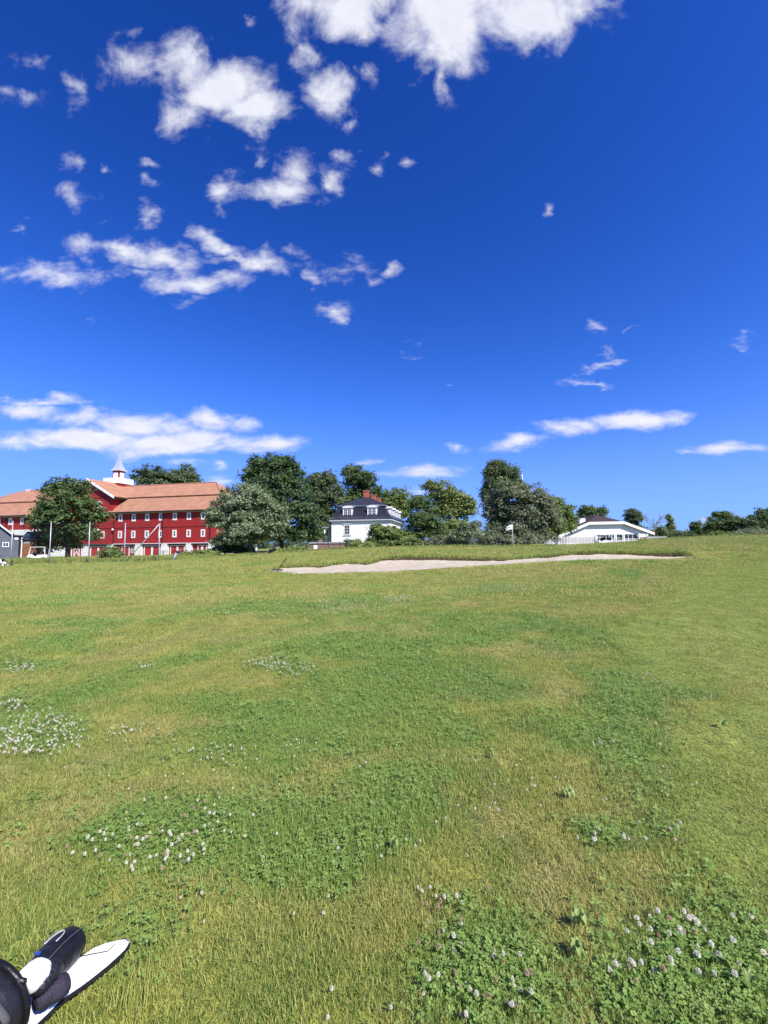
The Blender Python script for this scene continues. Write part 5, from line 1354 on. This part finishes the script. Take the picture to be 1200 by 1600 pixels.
# ------------------------------------------------------------------ golf bags and trolleys far out
def trolley(label, px, d, rz, lean=.5, cloth=M_WHITE, scale=1.0, dark=None):
    b = P(px, 875, d); b.z = Hs(b.x, d)
    T = empty('golf_trolley', b, rz); T.scale = (scale,) * 3; tag(T, label, 'golf trolley', 'golf bags and trolleys at the far edge of the field')
    ax = Vector((0, -math.sin(lean), math.cos(lean)))
    o = Vector((0, .05, .25))
    m_ = MB(); m_.tube([o, o + ax * .3, o + ax * .8, o + ax * .88], [.12, .14, .15, .16], 12); m_.build('bag', cloth, T, smooth=True)
    m_ = MB(); m_.tube([o + ax * .86, o + ax * .92], .165, 12); m_.build('bag_collar', M_BLACK, T)
    m_ = MB(); m_.box(-.13, .13, -.24, -.1, .42, .72); m_.build('pocket', dark or M_BLACK, T, bevel=.02)
    rr = random.Random(px)
    for k in range(6):
        q = MB(); a = k * 1.05; p0 = o + ax * .6 + Vector((math.cos(a) * .08, math.sin(a) * .05, 0)); p1 = o + ax * (1.08 + rr.uniform(0, .14)) + Vector((math.cos(a) * .13, math.sin(a) * .08, 0))
        q.tube([p0, p1], .008, 5); c = q.build('club', M_STEEL, T)
        h_ = MB(); h_.ellipsoid(p1, (.05, .03, .035), 8, 5); h_.build('club_head', M_WHITE if k % 2 else M_BLACK, c, smooth=True)
    for sx_ in (-.33, .33):
        w_ = MB(); w_.tube([(sx_ - .03, .05, .15), (sx_ + .03, .05, .15)], .15, 14); w = w_.build('wheel', M_BLACK, T)
        w_ = MB(); w_.tube([(sx_ - .034, .05, .15), (sx_ + .034, .05, .15)], .10, 12); w_.build('rim', M_WHITE, w)
    f = MB(); f.tube([(-.33, .05, .15), (0, .05, .3), (.33, .05, .15)], .018, 6); f.tube([(0, .05, .3), (0, .5, .12)], .018, 6); f.build('frame', M_STEEL, T)
    w_ = MB(); w_.tube([(-.03, .55, .12), (.03, .55, .12)], .12, 12); w_.build('front_wheel', M_BLACK, T)
    h_ = MB(); h_.tube([o + Vector((0, .1, .2)), o + Vector((0, -.35, .75)), o + Vector((0, -.55, .85))], .018, 6); h_.tube([o + Vector((-.14, -.55, .85)), o + Vector((.14, -.55, .85))], .02, 6); h_.build('handle', M_BLACK, T)
trolley('white golf bag on a trolley standing in front of the barn doors', 271, 40, math.radians(70), .65)
trolley('upright white golf bag with clubs below the silvery tree', 400, 43, math.radians(10), .12, dark=M_BLACK, scale=.85)
trolley('dark golf trolley leaning low just right of the upright white bag', 420, 44.5, math.radians(80), 1.0, cloth=M_BLACK)
trolley('white golf bag lying on its trolley beside the leftmost net pole', 8, 40, math.radians(-80), 1.05)

# ------------------------------------------------------------------ leafy weeds in the lawn
M_WEED = leaf_mat('broad_weed_leaf', (0.27, 0.37, 0.11), (0.36, 0.44, 0.16), trans=.3)
def weed(label, px, py, n, L, spread=6.283, a0=0.0, seed=1):
    q = G(px, py); b = Vector((q.x, q.y, Hs(q.x, q.y)))
    T = empty('broadleaf_weed', b); tag(T, label, 'weed', 'leafy weeds in the lawn'); rr = random.Random(seed)
    for k in range(n):
        a = a0 + spread * k / n + rr.uniform(-.25, .25); l = L * .40 * rr.uniform(.7, 1.15); wd = l * rr.uniform(.22, .3)
        d = Vector((math.cos(a), math.sin(a), 0)); e = Vector((-d.y, d.x, 0))
        vs = []; fs = []; N = 8
        for i in range(N + 1):
            t_ = i / N; w_ = wd * math.sin(min(1, t_ * 1.02) * math.pi) ** .75 * (.5 + .8 * t_) * (1 + (.22 if i % 2 else -.12)) + .003
            z = .012 + .055 * math.sin(t_ * 2.6) + rr.uniform(-.004, .004)
            vs += [d * (t_ * l) - e * w_ + Vector((0, 0, z + .010)), d * (t_ * l) + Vector((0, 0, z)), d * (t_ * l) + e * w_ + Vector((0, 0, z + .012))]
        for i in range(N): fs += [(i * 3, i * 3 + 1, i * 3 + 4, i * 3 + 3), (i * 3 + 1, i * 3 + 2, i * 3 + 5, i * 3 + 4)]
        m_ = MB(); m_.add(vs, fs); m_.build('leaf', M_WEED, T, smooth=True)
weed('large leafy weed with ragged leaves at the edge of the short turf', 888, 1256, 7, .105, 6.283, .3, 1)
weed('pale green leafy weed left of the bottom right clover clump', 905, 1452, 5, .085, 6.283, 1.2, 2)
weed('broad leafy weed just below the pale one near the clover clump', 900, 1500, 6, .08, 6.283, .5, 3)
weed('single bright broad leaf weed in the middle of the lawn', 615, 1336, 4, .07, 6.283, .7, 4)
weed('small leafy weed in the short turf at the right', 1130, 1140, 5, .10, 6.283, .2, 5)
weed('lone fallen-looking leaf weed at the bottom right corner', 1172, 1558, 3, .08, 2.0, .2, 6)
weed('leafy weed in the yellow grass at mid right', 770, 1190, 5, .07, 6.283, .9, 7)

# ------------------------------------------------------------------ golf bag at the photographer's feet
M_NYLON = mat('black_nylon', (0.012, 0.012, 0.015), .45, (0.020, 0.020, 0.026), scale=30, bump=.25, bscale=160)
M_LEATHER = mat('black_leatherette', (0.006, 0.006, 0.008), .38, (0.012, 0.012, 0.015), scale=14, bump=.12, bscale=60, spec=.3)
M_GREYN = mat('grey_nylon', (0.10, 0.095, 0.095), .6, scale=30, bump=.2, bscale=150)
M_PURPLE = mat('dark_purple_knit', (0.035, 0.026, 0.05), .7, (0.02, 0.018, 0.025), scale=40, bump=.4, bscale=180)
M_PANEL = mat('white_bag_panel', (0.84, 0.84, 0.86), .45, (0.78, 0.78, 0.81), scale=5, bump=.08, bscale=30)
M_CHROME = mat('chrome_shaft', (0.75, 0.75, 0.77), .18, metal=1.0)
M_BLUE = mat('blue_tab', (0.03, 0.07, 0.42), .5)
M_TRIM = mat('pale_stitching', (0.42, 0.43, 0.46), .5)
def lathe(axis0, axis1, prof, seg=20, flat=1.0, crease=0.0):
    """profile (t along the axis, radius) turned about axis0-axis1"""
    a, b = Vector(axis0), Vector(axis1)
    # resample the profile and let the cloth crease towards the neck
    ts = np.linspace(prof[0][0], prof[-1][0], 42); rs = np.interp(ts, [p[0] for p in prof], [p[1] for p in prof])
    m_ = MB(); m_.tube([a.lerp(b, float(t)) for t in ts], [float(r) for r in rs], 36, cap=True, flat=flat)
    if crease:
        n_ = len(m_.v); k_ = np.arange(n_); i_ = k_ // 36; g_ = (k_ % 36) / 36 * 6.283; t_ = ts[np.minimum(i_, 41)]
        nz = fbm(np.cos(g_) * 1.6 + 5 + t_ * 7, np.sin(g_) * 1.6 + t_ * 3.1, 3, 4) - .5
        fold = np.sin(t_ * 46 + 2.2 * np.sin(g_ * 2 + 1) + 5 * nz) * np.clip(.75 - t_, 0, 1)
        f_ = 1 + crease * (1.5 * nz + .55 * fold)
        c_ = np.array([a.lerp(b, float(t)) for t in t_]); v_ = np.array(m_.v)
        m_.v = [tuple(q) for q in c_ + (v_ - c_) * f_[:, None]]
    return m_
def bag():
    o0 = G(-20, 1600, .16); base = Vector((o0.x, o0.y, 0.0)); base.z = Hs(base.x, base.y)
    T = empty('golf_bag', base); tag(T, 'black and white golf bag lying on the grass in the bottom left corner', 'golf bag')
    mouth = G(-10, 1566, .19) - base; tail = mouth + Vector((-.16, -.86, -.06))
    lathe(mouth, tail, [(0, .118), (.04, .125), (.1, .122), (.5, .118), (.95, .112), (1, .09)], crease=.05).build('body', M_NYLON, T, smooth=True)
    ax = (mouth - tail).normalized()
    s_ = ax.cross(Vector((0, 0, 1))).normalized(); u_ = s_.cross(ax)
    ring = [mouth + ax * .006 + s_ * (.118 * math.cos(i * math.pi / 12)) + u_ * (.118 * math.sin(i * math.pi / 12)) for i in range(25)]
    m_ = MB(); m_.tube(ring, .010, 8, cap=False); m_.build('rim', M_LEATHER, T, smooth=True)
    for k in (-.045, .02, .075):
        m_ = MB(); m_.tube([mouth + u_ * k - s_ * .11 + ax * .008, mouth + u_ * k + s_ * .11 + ax * .008], .008, 6); m_.build('divider', M_LEATHER, T, smooth=True)
    # carry strap with buckles over the bag
    m_ = MB(); m_.tube([mouth + u_ * .12 - ax * .05, mouth + u_ * .17 - ax * .22 + s_ * .03, mouth + u_ * .13 - ax * .5], .028, 8, flat=.3); m_.build('strap', M_GREYN, T, smooth=True)
    for k in (.06, .16, .26):
        m_ = MB(); c = mouth + u_ * .125 - ax * k + s_ * .05; m_.box(-.012, .012, -.006, .006, -.004, .004, Matrix.Translation(c)); m_.build('buckle', M_CHROME, T)
    for k, rr_, mt, nm in ((.045, .011, M_GREYN, 'webbing'), (.085, .004, M_TRIM, 'zip'), (.135, .012, M_LEATHER, 'webbing')):
        arc = [mouth - ax * (k + .02 * math.sin(q * 2)) + s_ * (.127 * math.cos(q)) + u_ * (.127 * math.sin(q)) for q in [.15 + i * .19 for i in range(16)]]
        m_ = MB(); m_.tube(arc, rr_, 8, flat=.45); m_.build(nm, mt, T, smooth=True)
    for k, q in ((.03, 1.2), (.07, 1.75), (.10, 1.0), (.13, 1.5)):
        m_ = MB(); m_.ellipsoid(mouth - ax * k + s_ * (.134 * math.cos(q)) + u_ * (.134 * math.sin(q)), (.006, .004, .003), 10, 6); m_.build('buckle', M_CHROME, T, smooth=True)
    # white panel that lies flat on the grass, pointed at its end, black underneath
    out = [(203, 1465), (198, 1476), (186, 1488), (168, 1504), (148, 1520), (128, 1535), (110, 1547), (94, 1558), (78, 1575), (58, 1594), (34, 1618), (-10, 1650), (-60, 1640),
           (-20, 1600), (20, 1575), (50, 1550), (80, 1528), (100, 1510), (118, 1500), (130, 1491), (146, 1480), (166, 1472), (188, 1467)]
    def sheet(z, grow, th, mt, nm, off=(0, 0)):
        pts = [G(a + off[0], b + off[1], z) - base for a, b in out]
        c = sum(pts, Vector()) / len(pts)
        pts = [c + (p - c) * grow for p in pts]
        bm = bmesh.new()
        top = [bm.verts.new((p.x, p.y, p.z)) for p in pts]
        f = bm.faces.new(top)
        r = bmesh.ops.extrude_face_region(bm, geom=[f]); 
        for v in [g for g in r['geom'] if isinstance(g, bmesh.types.BMVert)]: v.co.z -= th
        bmesh.ops.recalc_face_normals(bm, faces=bm.faces)
        bmesh.ops.bevel(bm, geom=[e for e in bm.edges], offset=th * .3, segments=2, affect='EDGES', clamp_overlap=True)
        me = bpy.data.meshes.new(nm); bm.to_mesh(me); bm.free(); me.materials.append(mt)
        o = bpy.data.objects.new(nm, me); C.objects.link(o); o.parent = T
        return o
    sheet(.092, 1.0, .016, M_PANEL, 'white_panel')
    sheet(.075, 1.006, .03, M_NYLON, 'panel_backing', (1.5, 1.5))
    seam = [G(a, b, .0945) - base for a, b in ((128, 1494), (142, 1491), (158, 1488), (168, 1486), (174, 1481), (179, 1475))]
    m_ = MB(); m_.tube(seam, .0016, 5); m_.build('seam', M_NYLON, T)
    for q in ([(84, 1551), (78, 1555), (73, 1561)], [(92, 1557), (87, 1559)], [(196, 1467), (201, 1470)]):
        m_ = MB(); m_.tube([G(a, b, .0945) - base for a, b in q], .0014, 5); m_.build('seam', M_NYLON, T)
    # shafts
    for k in range(3):
        m_ = MB(); p0 = mouth - ax * .3 + s_ * (-.05 + .05 * k) + u_ * (.02 - .04 * k); m_.tube([p0, p0 + ax * .36], .006, 8); m_.build('shaft_end', M_CHROME, T, smooth=True)
    return base, mouth, ax
base, mouth, ax = bag()
def head_cover(label, a, b, prof, mt, flat=.85, extra=None):
    T = empty('club_head_cover', a); tag(T, label, 'head cover', 'head covers in the golf bag')
    lathe(Vector((0, 0, 0)), b - a, prof, 24, flat, .10).build('cover', mt, T, smooth=True)
    if extra: extra(T)
    return T
a = G(44, 1538, .17); b = G(119, 1465, .12)
def loop(T):
    # pale stitched loop and a blue tab on top of the cover
    d = (b - a); s_ = d.cross(Vector((0, 0, 1))).normalized(); up = s_.cross(d).normalized()
    pts = []
    for i in range(17):
        t_ = i / 16; ang = math.pi * t_
        u_ = .42 + .26 * math.sin(ang) ** .6; w_ = .020 * math.cos(ang) - .012
        h_ = math.sqrt(max(0, 1 - (w_ / .064) ** 2)) * .057
        pts.append(d * u_ + s_ * w_ + up * (h_ + .004))
    m_ = MB(); m_.tube(pts, .0026, 6); m_.build('stitched_loop', M_TRIM, T, smooth=True)
    for w0 in (-.045, .045):
        m_ = MB(); m_.tube([d * t_ + s_ * (w0 * (.55 + .6 * t_) * (1 if t_ < .85 else .8)) + up * (.052 * (.62 + .5 * math.sin(t_ * 2.6))) for t_ in (.1, .25, .4, .55, .7, .82)], .0016, 5); m_.build('piping', M_GREYN, T, smooth=True)
    m_ = MB(); m_.box(-.009, .009, -.004, .004, -.003, .003, Matrix.Translation(d * .27 - s_ * .028 + up * .046)); m_.build('tab', M_BLUE, T)
head_cover('large glossy black driver head cover with a pale stitched loop', a, b, [(-.05, .026), (.0, .034), (.12, .042), (.3, .052), (.5, .062), (.7, .066), (.85, .060), (.95, .043), (1.0, .026), (1.02, .004)], M_LEATHER, .9, loop)
a2 = G(42, 1542, .225); b2 = G(64, 1505, .23)
head_cover('rounded white head cover in the black golf bag', a2, b2, [(-.02, .012), (.05, .034), (.25, .042), (.5, .044), (.8, .038), (.95, .027), (1.0, .006)], M_PANEL, .85)
a3 = G(58, 1566, .15); b3 = G(108, 1531, .14)
head_cover('dark purple knitted head cover resting on the white panel', a3, b3, [(-.05, .022), (.1, .030), (.4, .036), (.7, .040), (.92, .030), (1.0, .008)], M_PURPLE, .85)
a4 = G(58, 1545, .20); b4 = G(88, 1505, .185)
head_cover('small black head cover squeezed between the white and the glossy one', a4, b4, [(-.05, .022), (.1, .030), (.5, .036), (.85, .030), (1.0, .008)], M_NYLON, .85)
